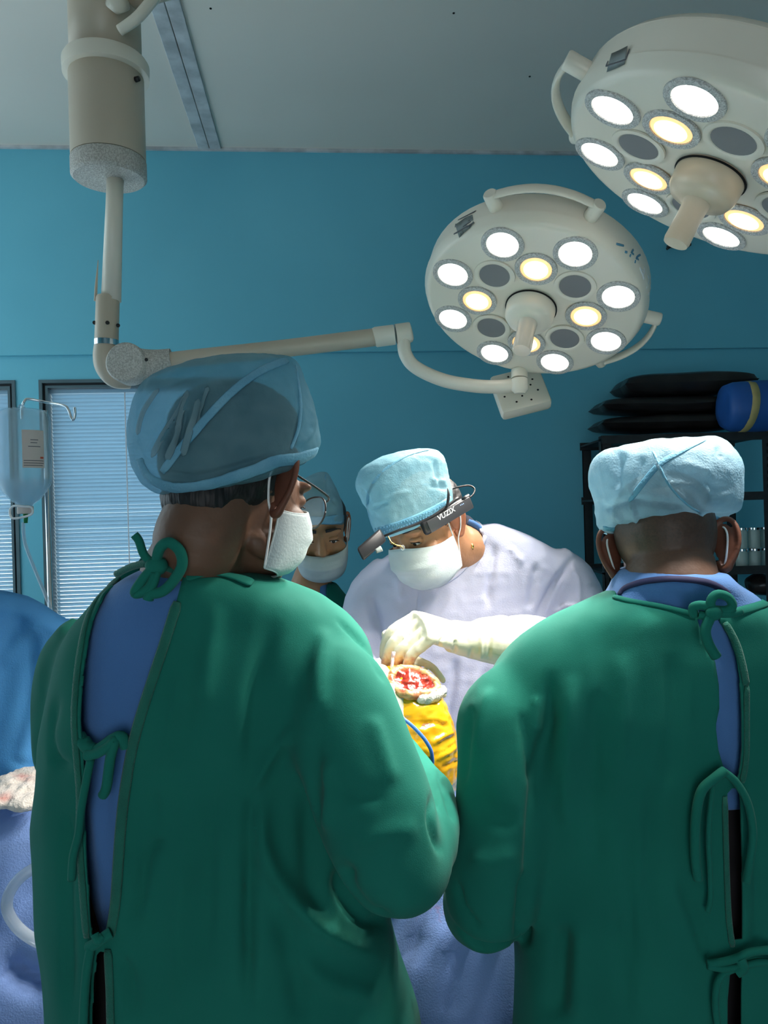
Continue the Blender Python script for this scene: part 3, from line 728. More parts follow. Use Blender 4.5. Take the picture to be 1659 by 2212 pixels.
def ear(h, par, e, flare, m, k=1.1):
    a = math.radians(flare); e1 = Vector((e * math.sin(a), -math.cos(a), 0)); b = Vector((e * (.069 + .010 * (k - 1.1) / .1), -.002, .004 * (k - 1.1) / .1))
    nn = Vector((0, 0, 1)).cross(e1)
    arc = [(.0, .012), (.004, .026), (.014, .034), (.025, .031), (.031, .018), (.031, .002), (.026, -.013), (.018, -.025), (.010, -.034), (.003, -.033), (.0, -.022)]
    pr = [ctube([h(b + (e1 * u + Z * v) * k) for u, v in arc], [.0036, .0040, .0042, .0042, .0040, .0038, .0038, .0048, .0062, .0055, .004], 4, 10)]
    mm = Matrix((e1, nn, Vector((0, 0, 1)))).transposed()
    pr.append(h.ell(tuple(b + e1 * (.013 * k)), (.0165 * k, .0030, .029 * k), mm, nu=20, nv=14))
    pr.append(ctube([h(b + (e1 * u + Z * v) * k + nn * .001) for u, v in ((.020, .018), (.022, .004), (.016, -.012), (.006, -.016))], [.0022, .0030, .0030, .0022], 4, 8))
    V, F = remesh(pr, .0016, 3); return mk('ear', (V, F), m, par)
def eyes(h, par, skin):
    for e in (-1, 1):
        ey = mk('eye', h.ell((e * .031, .0795, -.0015), (.0125, .0118, .0085)), M['eyew'], par)
        mk('iris', h.ell((e * .031 - .0, .0895, -.0035), (.0048, .0025, .0045)), M['iris'], ey)
        lid = [h((e * .031 + x, .0925 - abs(x) * .28 - x * x * 10, .0005 - x * x * 18)) for x in np.linspace(-.0165, .0165, 9)]
        mk('eyelid', merge(h.ell((e * .031, .0800, .0042), (.0160, .0134, .0072))), skin, ey)
        mk('eyelashes', tube(lid, [.0004] + [.0012] * 7 + [.0004], 6), M['hair'], ey)
        br = [h((e * (.012 + .040 * t), .0925 - .016 * t * t, .0275 + .0045 * math.sin(t * 2.8) - .007 * t)) for t in np.linspace(0, 1, 8)]
        mk('eyebrow', tube(br, 1, 8, flat=(.0042, .0016), normals=[h.F] * 8), M['hair'], par)
def mask_on(h, par, dn=0.0, w=.072, fw=0.0, label=None, pleat=.0022, back=.015, ztop=.004, zbot=-.118):
    n, m = 34, 22; V = []; F = []
    zc = lambda t: (ztop + (zbot - ztop) * t) + dn
    def yf(t):
        xs = [0, .18, .36, .55, .75, .9, 1]; ys = [.103, .117, .122, .116, .108, .092, .066]
        return float(np.interp(t, xs, ys)) + fw
    for j in range(m + 1):
        t = j / m
        for i in range(n + 1):
            s = -1 + 2 * i / n; a = abs(s)
            zs = -.018 - .075 * t + dn; wz = a ** 1.6
            ww = w * (1 - .14 * t * t)
            y = back + (yf(t) - back) * (max(0, 1 - a ** 2.1)) ** .55
            y += pleat * math.sin(t * math.pi * 7) * (1 - a) * (.15 < t < .85)
            V.append(h((ww * math.sin(s * 1.45) / math.sin(1.45), y, zc(t) * (1 - wz) + zs * wz)))
    for j in range(m):
        for i in range(n):
            q = j * (n + 1) + i; F.append((q, q + 1, q + n + 2, q + n + 1))
    o = mk('face_mask', (V, F), M['mask'], par, label=label)
    md = o.modifiers.new('thick', 'SOLIDIFY'); md.thickness = .0014; md.offset = 1
    edge = lambda j: [V[j * (n + 1) + i] for i in range(n + 1)]
    mk('mask_edge', merge(tube(edge(0), .0016, 6), tube(edge(m), .0016, 6), tube([V[j * (n + 1)] for j in range(m + 1)], .0015, 6), tube([V[j * (n + 1) + n] for j in range(m + 1)], .0015, 6)), M['mask'], o)
    for i, e in ((0, -1), (n, 1)):
        tp, bt = V[i], V[m * (n + 1) + i]
        mk('ear_loop', ctube([tp, h((e * .076, .012, .012)), h((e * .082, -.006, .026)), h((e * .085, -.020, .010)), h((e * .080, -.012, -.020)), h((e * .073, .004, -.045)), bt], .0016, 6, 8), M['loop'], o)
    return o
def limbs(arms, grow=0):
    out = []
    for a in arms:
        out.append(ctube([p for p, r in a], [max(.012, r + grow) for p, r in a], 5, 20))
    return out
def person(label, base, rings, arms, head, neck, skin, vox=.0036, inset=-.045, arm_in=-.022, stain=None, legs_x=.10, flare=(30, 30), extra=()):
    root = thing('person', label, 'person', base)
    legs = []
    hip = rings[-1]
    hz = P((hip[0] + hip[2]) / 2, (hip[1] + hip[3]) / 2, hip[4])
    for e in (-1, 1):
        legs.append(ctube([Vector((base[0] + e * legs_x * .9, base[1], hz.z + .12)), Vector((base[0] + e * legs_x, base[1], .48)), Vector((base[0] + e * legs_x, base[1] - .01, .09)), Vector((base[0] + e * legs_x, base[1] + .0, .07))], [.085, .058, .042, .03], 5, 16))
        legs.append(ellipsoid((base[0] + e * legs_x, base[1] + .05, .062), (.045, .11, .04)))
    pr = head.parts(flare, ears=False) + [ctube(neck[0], neck[1], 5, 24)] + [ring_loft(rings, grow=inset)] + limbs(arms, arm_in) + legs + list(extra)
    V, F = remesh(pr, vox, 5)
    b = mk('body', (V, F), skin, root)
    for e, fl in ((-1, flare[0]), (1, flare[1])): ear(head, root, e, fl, M['ear' if skin is M['skin'] else 'earl'], 1.2 if fl > 80 else 1.1)
    if stain is not None: attr(b, 'stain', stain(head.loc(V), V))
    return root, b
def clogs(root, base, legs_x, fwd=1):
    for e in (-1, 1):
        c = Vector((base[0] + e * legs_x, base[1], 0))
        V, F = remesh([ellipsoid((c.x, c.y + .05 * fwd, .055), (.055, .135, .055)), box((c.x - .045, c.y - .07, .004), (c.x + .045, c.y + .17, .03), .008)], .006, 5)
        V[:, 2] = np.maximum(V[:, 2], .002)
        mk('clog', (V, F), M['shoe'], root)
        mk('trouser_leg', ctube([c + Z * .09, c + Z * .3, c + Vector((0, 0, .62))], [.075, .085, .10], 4, 18), M['trouser'], root)
def garment(name, V, F, m, root, thick=.003, label=None):
    o = mk(name, (V, F), m, root, label=label)
    md = o.modifiers.new('cloth', 'SOLIDIFY'); md.thickness = thick; md.offset = -1 if thick > 0 else 1
    return o
def hand_parts(w, f, n, s, curls, k=1.0, thumb=(.55, .75, -.25), spread=.05, palm=.095, fat=1.0):
    f = Vector(f).normalized(); n = Vector(n); n = (n - f * n.dot(f)).normalized(); s0 = f.cross(n); s = s0 if s0.dot(Vector(s)) > 0 else -s0
    rings = []
    for t, hw, ht in ((-.01, .026, .020), (.02, .031, .021), (.05, .039, .019), (.08, .043, .016), (palm, .042, .013)):
        rings.append([Vector(w) + f * (t * k) + s * (math.cos(a) * hw * k) + n * (math.sin(a) * ht * k) for a in np.linspace(0, 2 * math.pi, 20, endpoint=False)])
    pr = [skin_rings(rings)]
    for i, (off, L, r) in enumerate(((.0335, .92, .0092), (.0112, 1.03, .0095), (-.0112, .95, .0090), (-.0330, .75, .0080))):
        r = r * fat; p = Vector(w) + f * ((palm - .012) * k) + s * (off * k); pts = [p]; th = 0; sp = spread * off / .0335
        for sl, cu in zip((.052, .030, .024), curls[i]):
            th += math.radians(cu); d = (f * math.cos(th) - n * math.sin(th) + s * sp).normalized(); p = p + d * (sl * L * k); pts.append(p)
        pr.append(tube(catmull(pts, 4), cat1([r * 1.05 * k, r * k, r * .92 * k, r * .8 * k], 4), 12)); pr.append(ellipsoid(pts[-1], (r * .82 * k,) * 3, nu=10, nv=8))
    p = Vector(w) + f * (.022 * k) + s * (.026 * k) - n * (.006 * k); pts = [p]; d = (f * thumb[0] + s * thumb[1] + n * thumb[2]).normalized(); d2 = (d + f * .35 - n * .1).normalized()
    for sl, dd in ((.045, d), (.034, d2), (.028, (d2 + f * .25).normalized())):
        p = p + dd * (sl * k); pts.append(p)
    pr.append(tube(catmull(pts, 4), cat1([.015 * k, .013 * k, .0105 * k, .0085 * k], 4), 12)); pr.append(ellipsoid(pts[-1], (.0086 * k,) * 3, nu=10, nv=8))
    return pr
def bow(root, name, bvh, loops, m, w=.0055, t=.0022, dflt=1.0):
    for pts in loops:
        mk(name, strap_on(bvh, pts, w, t, .003, k=6, dflt=dflt, n=10), m, root)

# ------------------------------------------------------------------ A: man on the left, seen from behind
ringsA = [(318, 1226, 556, 1240, 1.02, .078), (280, 1243, 612, 1262, 1.03, .094), (232, 1272, 688, 1294, 1.04, .108), (178, 1330, 752, 1335, 1.05, .118), (142, 1400, 796, 1400, 1.05, .126),
          (118, 1500, 808, 1500, 1.05, .13), (104, 1620, 790, 1620, 1.06, .13), (95, 1720, 782, 1720, 1.06, .132), (92, 1830, 800, 1830, 1.06, .136), (97, 1960, 838, 1960, 1.06, .142), (110, 2080, 868, 2080, 1.06, .146),
          (122, 2212, 905, 2212, 1.06, .15), (140, 2500, 945, 2500, 1.06, .16), (150, 2900, 965, 2900, 1.06, .165)]
armAR = [(P(690, 1440, 1.0), .052), (P(726, 1505, .975), .070), (P(762, 1620, .945), .074), (P(815, 1760, .93), .074), (P(858, 1868, .925), .062), (P(905, 1845, .96), .052)]
armAR2 = [(P(866, 1862, .93), .056), (P(908, 1815, .98), .050), (P(912, 1730, 1.10), .047), (P(852, 1625, 1.25), .040)]
armAL = [(P(215, 1400, 1.09), .066), (P(160, 1470, 1.10), .056), (P(143, 1580, 1.11), .046), (P(152, 1640, 1.14), .045), (P(215, 1680, 1.30), .040)]
hA = Head((math.sin(math.radians(40)), math.cos(math.radians(40)), -.26), (.088, -.008, .0), P(600, 1046, .96))
neckA = ([hA((0, -.030, -.03)), hA((0, -.046, -.075)), P(430, 1190, .995), P(425, 1238, 1.015), P(432, 1290, 1.04)], [.058, .057, .060, .074, .088])
baseA = (P(470, 2200, 1.06).x, 1.06, 0)
def stainA(l, V): return np.zeros(len(l))
pA, bA = person('man in green gown at left seen from behind, head turned right, wearing glasses', baseA, ringsA, [armAR, armAR2, armAL], hA, neckA, M['skin'], flare=(30, 82))
clogs(pA, baseA, .10)
gV, gF = remesh([ring_loft(ringsA)] + limbs([armAR, armAR2, armAL]), .0065, 26)
gV = rumple(gV, gF, .0050, .13, 3, (1, 1, .30)); gV = rumple(gV, gF, .0024, .05, 9, (1, .8, .4))
gV = folds(gV, gF, [([(545, 1705), (540, 1900), (534, 2212)], -.012, 13), ([(570, 1720), (556, 1800), (600, 1900), (700, 2010), (840, 2080)], .012, 22), ([(690, 1560), (672, 1700), (668, 1830), (680, 1930), (740, 1990)], -.008, 24),
    ([(640, 1570), (580, 1640), (546, 1710)], .007, 12), ([(760, 1860), (740, 1920), (800, 1990), (845, 1970)], -.012, 22), ([(700, 1640), (712, 1720), (700, 1800)], .006, 14),
    ([(400, 1450), (370, 1560), (345, 1680)], .005, 9), ([(425, 1500), (395, 1590)], -.004, 8), ([(365, 1815), (320, 1840), (300, 1950), (275, 2000)], -.007, 9), ([(330, 1700), (335, 1760)], -.004, 8),
    ([(150, 1750), (145, 1900), (152, 2212)], -.006, 12), ([(130, 1500), (105, 1580), (120, 1640), (160, 1660)], -.006, 10), ([(255, 2060), (285, 2130), (290, 2212)], -.006, 12),
    ([(940, 1640), (965, 1720), (985, 1780)], -.005, 7), ([(945, 1690), (930, 1770), (955, 1850)], -.005, 7), ([(720, 1330), (790, 1400), (835, 1480)], -.004, 6), ([(800, 1540), (825, 1620), (850, 1700)], .004, 18),
    ([(600, 1330), (560, 1450), (548, 1560), (545, 1690)], -.006, 20), ([(470, 1300), (450, 1420), (430, 1540)], .005, 18), ([(700, 1350), (690, 1450), (690, 1550)], .006, 18), ([(470, 1700), (450, 1850), (440, 2100)], -.006, 20), ([(400, 1850), (385, 2000), (390, 2200)], .005, 18), ([(700, 1680), (760, 1715), (840, 1720)], -.004, 20), ([(760, 1830), (830, 1800), (910, 1790)], .004, 22), ([(620, 2050), (700, 2120), (830, 2160)], .006, 22), ([(600, 1960), (640, 2100), (650, 2212)], -.008, 24)], 1.3)
opA = [[(318, 1190), (290, 1222), (258, 1246), (222, 1284), (198, 1335), (184, 1400), (174, 1480), (171, 1560), (177, 1620), (181, 1700), (179, 1760), (184, 1850), (190, 1950), (196, 2030), (230, 2026), (240, 1960), (246, 1880), (252, 1790), (262, 1700), (278, 1610), (296, 1545), (322, 1465), (348, 1390), (378, 1310), (394, 1250), (392, 1190)],
       [(207, 2062), (198, 2130), (196, 2215), (200, 3050), (240, 3050), (231, 2215), (229, 2130), (226, 2050)]]
gV, gF = cut_open(gV, gF, opA, 1.06)
gA = garment('surgical_gown', gV, gF, M['green'], pA)
bvA = bvh_of(gV, gF)
scrA = [(345, 1218, 545, 1234, 1.02, .066), (285, 1242, 600, 1262, 1.03, .086), (225, 1290, 650, 1300, 1.04, .098), (178, 1370, 690, 1370, 1.05, .108), (162, 1480, 690, 1480, 1.055, .114), (166, 1620, 670, 1620, 1.06, .116), (172, 1730, 640, 1730, 1.06, .118), (192, 1820, 630, 1820, 1.06, .118), (218, 1910, 630, 1910, 1.06, .12), (240, 2000, 640, 2000, 1.06, .12), (262, 2120, 660, 2120, 1.06, .12), (270, 2300, 680, 2300, 1.06, .12)]
sV, sF = remesh([ring_loft(scrA)], .009, 6); sV = folds(rumple(sV, sF, .0015, .09, 5, (1, 1, .4)), sF, [([(200, 1700), (215, 1800), (235, 1930)], .004, 12), ([(225, 1640), (228, 1800), (240, 1960)], -.004, 9)], 1.1)
mk('scrub_top', (sV, sF), M['scrub'], pA); bvAs = bvh_of(sV, sF)
mk('trousers', ring_loft([(260, 1940, 640, 1940, 1.06, .112), (200, 1990, 700, 1990, 1.06, .116), (210, 2060, 800, 2060, 1.06, .122), (190, 2300, 810, 2300, 1.06, .126), (230, 2600, 820, 2600, 1.06, .115)]), M['trouser'], pA)
# bound edges of the open back
def edge_strip(root, bvh, pts, w, m, dflt=1.0, off=.0015):
    return mk('edge_binding', strap_on(bvh, pts, w, .0022, off, k=5, dflt=dflt, n=8), m, root)
edge_strip(gA, bvA, [(384, 1300), (356, 1390), (330, 1468), (305, 1545), (287, 1612), (271, 1702), (261, 1790), (255, 1880), (249, 1960), (238, 2024)], .0068, M['greendk'])
edge_strip(gA, bvA, [(255, 1242), (216, 1284), (190, 1335), (175, 1400), (165, 1480), (161, 1560), (167, 1640), (173, 1720), (172, 1800), (178, 1900), (188, 2025)], .0052, M['greendk'])
edge_strip(gA, bvA, [(402, 1246), (440, 1240), (500, 1246), (545, 1262)], .010, M['green'], 1.0, .002)
edge_strip(gA, bvA, [(234, 2050), (238, 2130), (240, 2212), (246, 2400)], .0060, M['greendk'])
edge_strip(gA, bvA, [(196, 2062), (188, 2130), (186, 2212), (190, 2400)], .0060, M['greendk'])
mk('neck_tie', ctube([P(252, 1240, .99), P(285, 1224, .965), P(320, 1218, .945), P(365, 1228, .94), P(400, 1244, .95)], .0046, 6, 10), M['greendk'], gA)
for pts, r in (([(336, 1222, .930), (312, 1200, .925), (300, 1168, .922), (290, 1155, .920)], .0052), ([(336, 1220, .928), (345, 1185, .915), (365, 1172, .91), (388, 1190, .912), (393, 1222, .915), (372, 1258, .915), (350, 1278, .915), (325, 1284, .917), (320, 1295, .918)], .0066),
               ([(334, 1224, .926), (310, 1250, .92), (292, 1278, .92), (300, 1282, .92), (322, 1270, .918), (336, 1240, .922)], .0062), ([(342, 1228, .924), (332, 1262, .917), (318, 1282, .917)], .0050)):
    mk('neck_tie', ctube([P(*p) for p in pts], r, 6, 10), M['green'], gA)
mk('neck_tie', ellipsoid(P(338, 1222, .926), (.014, .011, .012)), M['green'], gA)
for pts, r in (([(183, 1600, .945), (205, 1622, .935), (240, 1600, .928), (262, 1592, .925), (272, 1612, .93)], .0075), ([(186, 1632, .93), (208, 1628, .925), (236, 1612, .92), (248, 1600, .92), (238, 1640, .92), (230, 1700, .925), (222, 1718, .93)], .0062),
               ([(196, 1640, .93), (186, 1690, .928), (176, 1745, .925), (170, 1800, .925), (158, 1850, .925), (155, 1900, .93)], .0050), ([(172, 1590, .95), (186, 1612, .94), (205, 1620, .935)], .0080)):
    mk('back_tie', ctube([P(*p) for p in pts], r, 6, 10), M['green'], gA)
for pts, r in (([(192, 2046, .925), (210, 2036, .92), (228, 2022, .918), (240, 2014, .92)], .0068), ([(205, 2018, .915), (212, 2032, .912), (222, 2022, .915)], .0050), ([(196, 2045, .922), (186, 2110, .92), (180, 2212, .92), (182, 2300, .92)], .0055)):
    mk('back_tie', ctube([P(*p) for p in pts], r, 6, 10), M['green'], gA)
mk('neck_chain', ctube([P(352, 1212, 0.948), P(372, 1216, 0.944), P(405, 1222, 0.946), P(470, 1226, 0.955)], .0022, 6, 6), M['gold'], pA)
# hair, cap, mask, glasses, glove
hV, hF = remesh([hA.ell((0, -.022, .03), (.077, .099, .088)), hA.ell((0, -.058, -.030), (.057, .044, .036)), ellipsoid(P(505, 925, 1.015), (.088, .085, .064))], .004, 4)
mk('hair', (rumple(hV, hF, .0015, .012, 4), hF), M['hair'], pA)
capA = [(420, 1048, 590, 1002, 1.02, 0.0589, .02), (350, 1044, 668, 984, 1.02, 0.0863, .026), (318, 1026, 686, 966, 1.02, 0.1001, .026), (296, 985, 691, 950, 1.02, 0.1079, .02), (291, 930, 684, 905, 1.02, 0.1099, .012), (300, 880, 672, 862, 1.02, 0.1059, .006), (325, 840, 660, 825, 1.02, 0.0961), (372, 812, 651, 800, 1.02, 0.0834), (440, 789, 642, 785, 1.02, 0.0608), (500, 778, 615, 776, 1.02, 0.0294)]
cV, cF = remesh([ring_loft(capA, n=2.6)], .0030, 6)
cV = rumple(cV, cF, .0022, .045, 2); cV = rumple(cV, cF, .0011, .014, 6)
cV = folds(cV, cF, [([(318, 986), (360, 915), (400, 850)], -.010, 6), ([(348, 1004), (375, 920), (408, 836)], -.010, 6), ([(382, 985), (390, 930), (400, 880)], -.009, 6), ([(420, 920), (432, 870), (444, 830)], -.007, 6), ([(335, 990), (375, 905), (410, 845)], .004, 6), ([(365, 990), (385, 925), (404, 850)], .004, 6),
    ([(400, 985), (412, 930), (425, 870)], .004, 7), ([(300, 850), (360, 830), (440, 800)], -.003, 8), ([(637, 800), (650, 880), (640, 940), (628, 972)], -.004, 5), ([(668, 880), (672, 930), (640, 965)], .004, 7), ([(655, 830), (668, 875), (684, 930)], .003, 6), ([(325, 1010), (420, 1030), (540, 1000), (600, 985)], -.004, 7)], 1.05)
bvC = bvh_of(cV, cF)
cp = mk('surgical_cap', (cV, cF), M['cap'], pA, label='blue bouffant cap with dark hair showing through')
mk('cap_seam', strap_on(bvC, [(352, 1020), (414, 942), (494, 855), (565, 802), (618, 782)], .0052, .0012, .004), M['capband'], cp)
mk('cap_seam', strap_on(bvC, [(638, 790), (650, 875), (644, 930), (628, 970)], .0022, .0010, .001), M['capband'], cp)
for pl in ([(330, 988), (366, 915), (402, 852)], [(362, 996), (384, 925), (408, 842)], [(396, 985), (410, 930), (428, 862)], [(428, 920), (440, 875), (452, 838)], [(300, 940), (312, 890), (345, 842)]):
    mk('lit_cap_pleat', strap_on(bvC, pl, .0045, .0006, .0025, k=6, ends=.2), M['litfold'], cp)  # pale strips paint the bright streaks of light along the pleats
bp_ = []
for i, (x, y) in enumerate(catmull([(x, y, 0) for x, y in ((302, 990), (322, 1030), (370, 1052), (430, 1050), (500, 1032), (560, 1012), (600, 996), (645, 990), (686, 975))], 8)[i][:2] for i in range(65)):
    bp_.append((x, y + 1.5 * math.sin(i * 1.9), .0012 * math.sin(i * 2.3)))
mk('elastic_band', strap_on(bvC, bp_, .0085, .0026, .001, k=1), M['capband'], cp)
mA = mask_on(hA, pA, -.010, .073, -.005, 'white pleated face mask hanging loose below the chin', zbot=-.10)
# spectacles
gl = mk('eyeglasses', merge(*[tube([hA((e * .034 + .026 * math.cos(a), .116 - .006 * abs(math.cos(a)), -.006 + .023 * math.sin(a))) for a in np.linspace(0, 2 * math.pi, 33)], .0013, 8) for e in (-1, 1)],
                              tube([hA((-.010, .117, .002)), hA((0, .119, .005)), hA((.010, .117, .002))], .0013, 8),
                              *[ctube([hA((e * .060, .110, .008)), hA((e * .072, .098, .012)), hA((e * .077, .05, .020)), hA((e * .078, .0, .026)), hA((e * .078, -.02, .01))], .0016, 5, 8) for e in (-1, 1)]), M['black'], pA, label='thin black framed spectacles')
for e in (-1, 1):
    rim = [hA((e * .034 + .0255 * math.cos(a), .116 - .006 * abs(math.cos(a)), -.006 + .0225 * math.sin(a))) for a in np.linspace(0, 2 * math.pi, 32, endpoint=False)]
    V = [tuple(p) for p in rim] + [tuple(hA((e * .034, .1165, -.006)))]; mk('lens', (V, [(i, (i + 1) % 32, 32) for i in range(32)]), M['lens'], gl)
wA = P(856, 1604, 1.27)
gv, gf = remesh(hand_parts(wA, (P(858, 1490, 1.31) - wA), (.55, -.8, .25), (-1, 0, 0), [(35, 55, 35)] * 4, 1.0, spread=.0, fat=1.1) + [ctube([P(850, 1640, 1.24), P(846, 1600, 1.27), P(848, 1580, 1.28)], [.036, .034, .028], 4, 16)], .003, 3)
g = mk('glove', (gv, gf), M['glove'], pA, label='cream latex glove gripping behind the knee'); attr(g, 'stain', np.zeros(len(gv)))

# ------------------------------------------------------------------ B: man on the right, seen from behind
ringsB = [(1352, 1270, 1550, 1265, 1.11, .066), (1305, 1290, 1612, 1285, 1.12, .088), (1240, 1318, 1668, 1312, 1.12, .104), (1162, 1354, 1716, 1350, 1.13, .116), (1098, 1410, 1750, 1400, 1.13, .124), (1058, 1475, 1762, 1470, 1.13, .128),
          (1045, 1560, 1766, 1560, 1.13, .13), (1080, 1700, 1758, 1700, 1.13, .13), (1098, 1850, 1760, 1850, 1.13, .134), (1112, 2000, 1768, 2000, 1.13, .138), (1118, 2100, 1775, 2100, 1.13, .14), (1114, 2212, 1790, 2212, 1.13, .145), (1100, 2500, 1810, 2500, 1.13, .155), (1090, 2800, 1820, 2800, 1.13, .16)]
armBL = [(P(1170, 1490, 1.12), .052), (P(1100, 1550, 1.10), .070), (P(1092, 1640, 1.08), .066), (P(1085, 1780, 1.07), .066), (P(1066, 1910, 1.07), .066), (P(1062, 1965, 1.08), .060)]
armBL2 = [(P(1062, 1962, 1.09), .058), (P(1030, 1945, 1.15), .050), (P(1065, 1860, 1.24), .044), (P(1130, 1800, 1.36), .040)]
armBR = [(P(1690, 1430, 1.14), .068), (P(1735, 1560, 1.15), .066), (P(1765, 1800, 1.16), .060), (P(1750, 1930, 1.18), .056), (P(1660, 1900, 1.30), .046), (P(1560, 1830, 1.38), .042)]
hB = Head((math.sin(math.radians(17)), math.cos(math.radians(17)), -.34), (0, -.008, .0), P(1440, 1186, 1.15), roll=math.radians(-5), k=1.0)
neckB = ([hB((0, -.028, -.03)), hB((0, -.040, -.08)), P(1445, 1262, 1.12), P(1448, 1330, 1.13)], [.062, .064, .066, .080])
baseB = (P(1440, 2200, 1.13).x, 1.13, 0)
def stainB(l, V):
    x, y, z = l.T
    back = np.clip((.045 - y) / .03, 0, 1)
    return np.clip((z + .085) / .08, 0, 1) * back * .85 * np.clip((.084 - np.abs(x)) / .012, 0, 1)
pB, bB = person('man in green gown at right, back to camera, with close-cropped nape and mask loops', baseB, ringsB, [armBL, armBL2, armBR], hB, neckB, M['skin'], stain=stainB, flare=(55, 66))
clogs(pB, baseB, .10)
gV, gF = remesh([ring_loft(ringsB)] + limbs([armBL, armBL2, armBR]), .0065, 26)
gV = rumple(gV, gF, .0045, .13, 13, (1, 1, .30)); gV = rumple(gV, gF, .0022, .05, 19, (1, .8, .4))
gV = folds(gV, gF, [([(1190, 1440), (1180, 1560), (1165, 1660), (1150, 1850), (1140, 1960)], -.012, 16), ([(1125, 1530), (1140, 1620), (1150, 1700)], -.006, 9), ([(1195, 1530), (1182, 1640), (1172, 1760)], -.006, 9), ([(1160, 1500), (1165, 1600)], .005, 10),
    ([(1140, 1890), (1130, 1980), (1128, 2050)], -.012, 14), ([(1410, 1690), (1400, 1860), (1410, 2060)], -.005, 14), ([(1360, 1780), (1360, 1900), (1370, 2100)], -.005, 12), ([(1470, 1900), (1505, 2000), (1530, 2080)], -.006, 10), ([(1500, 1690), (1500, 1900)], .004, 12),
    ([(1060, 1480), (1040, 1560), (1025, 1640)], .004, 10), ([(1018, 1520), (1008, 1620), (1000, 1700)], -.004, 8), ([(985, 1900), (1000, 1960), (1040, 2010)], -.006, 7), ([(1220, 1990), (1210, 2100), (1200, 2212)], -.010, 22), ([(1250, 1980), (1245, 2212)], .006, 20), ([(1330, 1960), (1360, 2212)], -.005, 18),
    ([(1290, 1480), (1280, 1700), (1290, 1900)], -.006, 20), ([(1235, 1450), (1225, 1620), (1220, 1800)], .006, 18), ([(1340, 1400), (1345, 1560), (1330, 1720)], .005, 20), ([(1450, 1400), (1455, 1560), (1440, 1700)], -.004, 20), ([(1010, 1690), (1060, 1750), (1120, 1790)], -.004, 20), ([(1010, 1850), (1060, 1862), (1120, 1840)], .004, 20),
    ([(1628, 1700), (1640, 1900), (1632, 2100)], -.005, 12)], 1.3)
opB = [[(1503, 1322), (1508, 1345), (1522, 1385), (1545, 1430), (1553, 1480), (1554, 1530), (1546, 1568), (1552, 1620), (1562, 1655), (1572, 1678), (1590, 1690), (1598, 1676), (1604, 1620), (1604, 1540), (1600, 1470), (1592, 1420), (1578, 1380), (1558, 1345), (1552, 1320)],
       [(1571, 1703), (1598, 1703), (1603, 1760), (1605, 1880), (1605, 2030), (1598, 2052), (1588, 2047), (1580, 1980), (1575, 1850)], [(1578, 2095), (1604, 2092), (1602, 2150), (1604, 2900), (1568, 2900), (1572, 2160)],
       [(1290, 1150), (1332, 1289), (1400, 1301), (1500, 1324), (1560, 1322), (1605, 1312), (1645, 1297), (1700, 1150)]]
gV, gF = cut_open(gV, gF, opB, 1.14)
gB = garment('surgical_gown', gV, gF, M['green'], pB); bvB = bvh_of(gV, gF)
scrB = [(1352, 1230, 1548, 1234, 1.12, .090), (1334, 1252, 1576, 1258, 1.12, .098), (1316, 1285, 1620, 1285, 1.12, .088), (1265, 1318, 1655, 1318, 1.12, .096), (1190, 1360, 1690, 1360, 1.13, .106), (1140, 1430, 1715, 1430, 1.13, .114), (1120, 1560, 1720, 1560, 1.13, .117), (1130, 1690, 1720, 1690, 1.13, .112)]
sV, sF = remesh([ring_loft(scrB)], .007, 5); sV = rumple(sV, sF, .002, .05, 15); mk('scrub_top', (sV, sF), M['scrub'], pB); bvBs = bvh_of(sV, sF)
mk('trousers', ring_loft([(1150, 1660, 1700, 1660, 1.13, .10), (1150, 1850, 1700, 1850, 1.13, .112), (1150, 2212, 1720, 2212, 1.13, .10), (1160, 2500, 1740, 2500, 1.13, .10)]), M['trouser'], pB)  # drawn up high so the lower slits show painted shade
mk('collar_trim', strap_on(bvBs, [(1338, 1286), (1350, 1270), (1385, 1258), (1420, 1253), (1455, 1251), (1500, 1254), (1535, 1261), (1560, 1274), (1575, 1286)], .0050, .0022, .001), M['navy'], pB)
edge_strip(gB, bvB, [(1326, 1290), (1365, 1300), (1430, 1311), (1500, 1328)], .0042, M['green']); edge_strip(gB, bvB, [(1540, 1328), (1570, 1327), (1610, 1318), (1655, 1304)], .0062, M['green'])
edge_strip(gB, bvB, [(1612, 1480), (1612, 1560), (1611, 1640), (1602, 1690)], .0040, M['greendk']); edge_strip(gB, bvB, [(1565, 1345), (1590, 1390), (1604, 1440), (1611, 1480)], .0050, M['greendk'])
edge_strip(gB, bvB, [(1565, 1720), (1568, 1850), (1573, 1980), (1582, 2044)], .0040, M['greendk'])
for pts, r in (([(1500, 1330, 1.0), (1498, 1312, .995), (1520, 1308, .99), (1545, 1322, .988), (1530, 1330, .99), (1510, 1328, .995)], .0062), ([(1540, 1322, .99), (1535, 1300, .985), (1548, 1284, .985), (1572, 1290, .985), (1582, 1308, .985), (1570, 1318, .985), (1548, 1318, .988)], .0060),
               ([(1538, 1326, .985), (1524, 1360, .985), (1530, 1390, .985), (1548, 1420, .985)], .0068), ([(1545, 1325, .985), (1575, 1326, .985), (1600, 1320, .99)], .0055)):
    mk('neck_tie', ctube([P(*p) for p in pts], r, 6, 10), M['green'], gB)
mk('neck_tie', ellipsoid(P(1542, 1324, .984), (.011, .009, .010)), M['green'], gB)
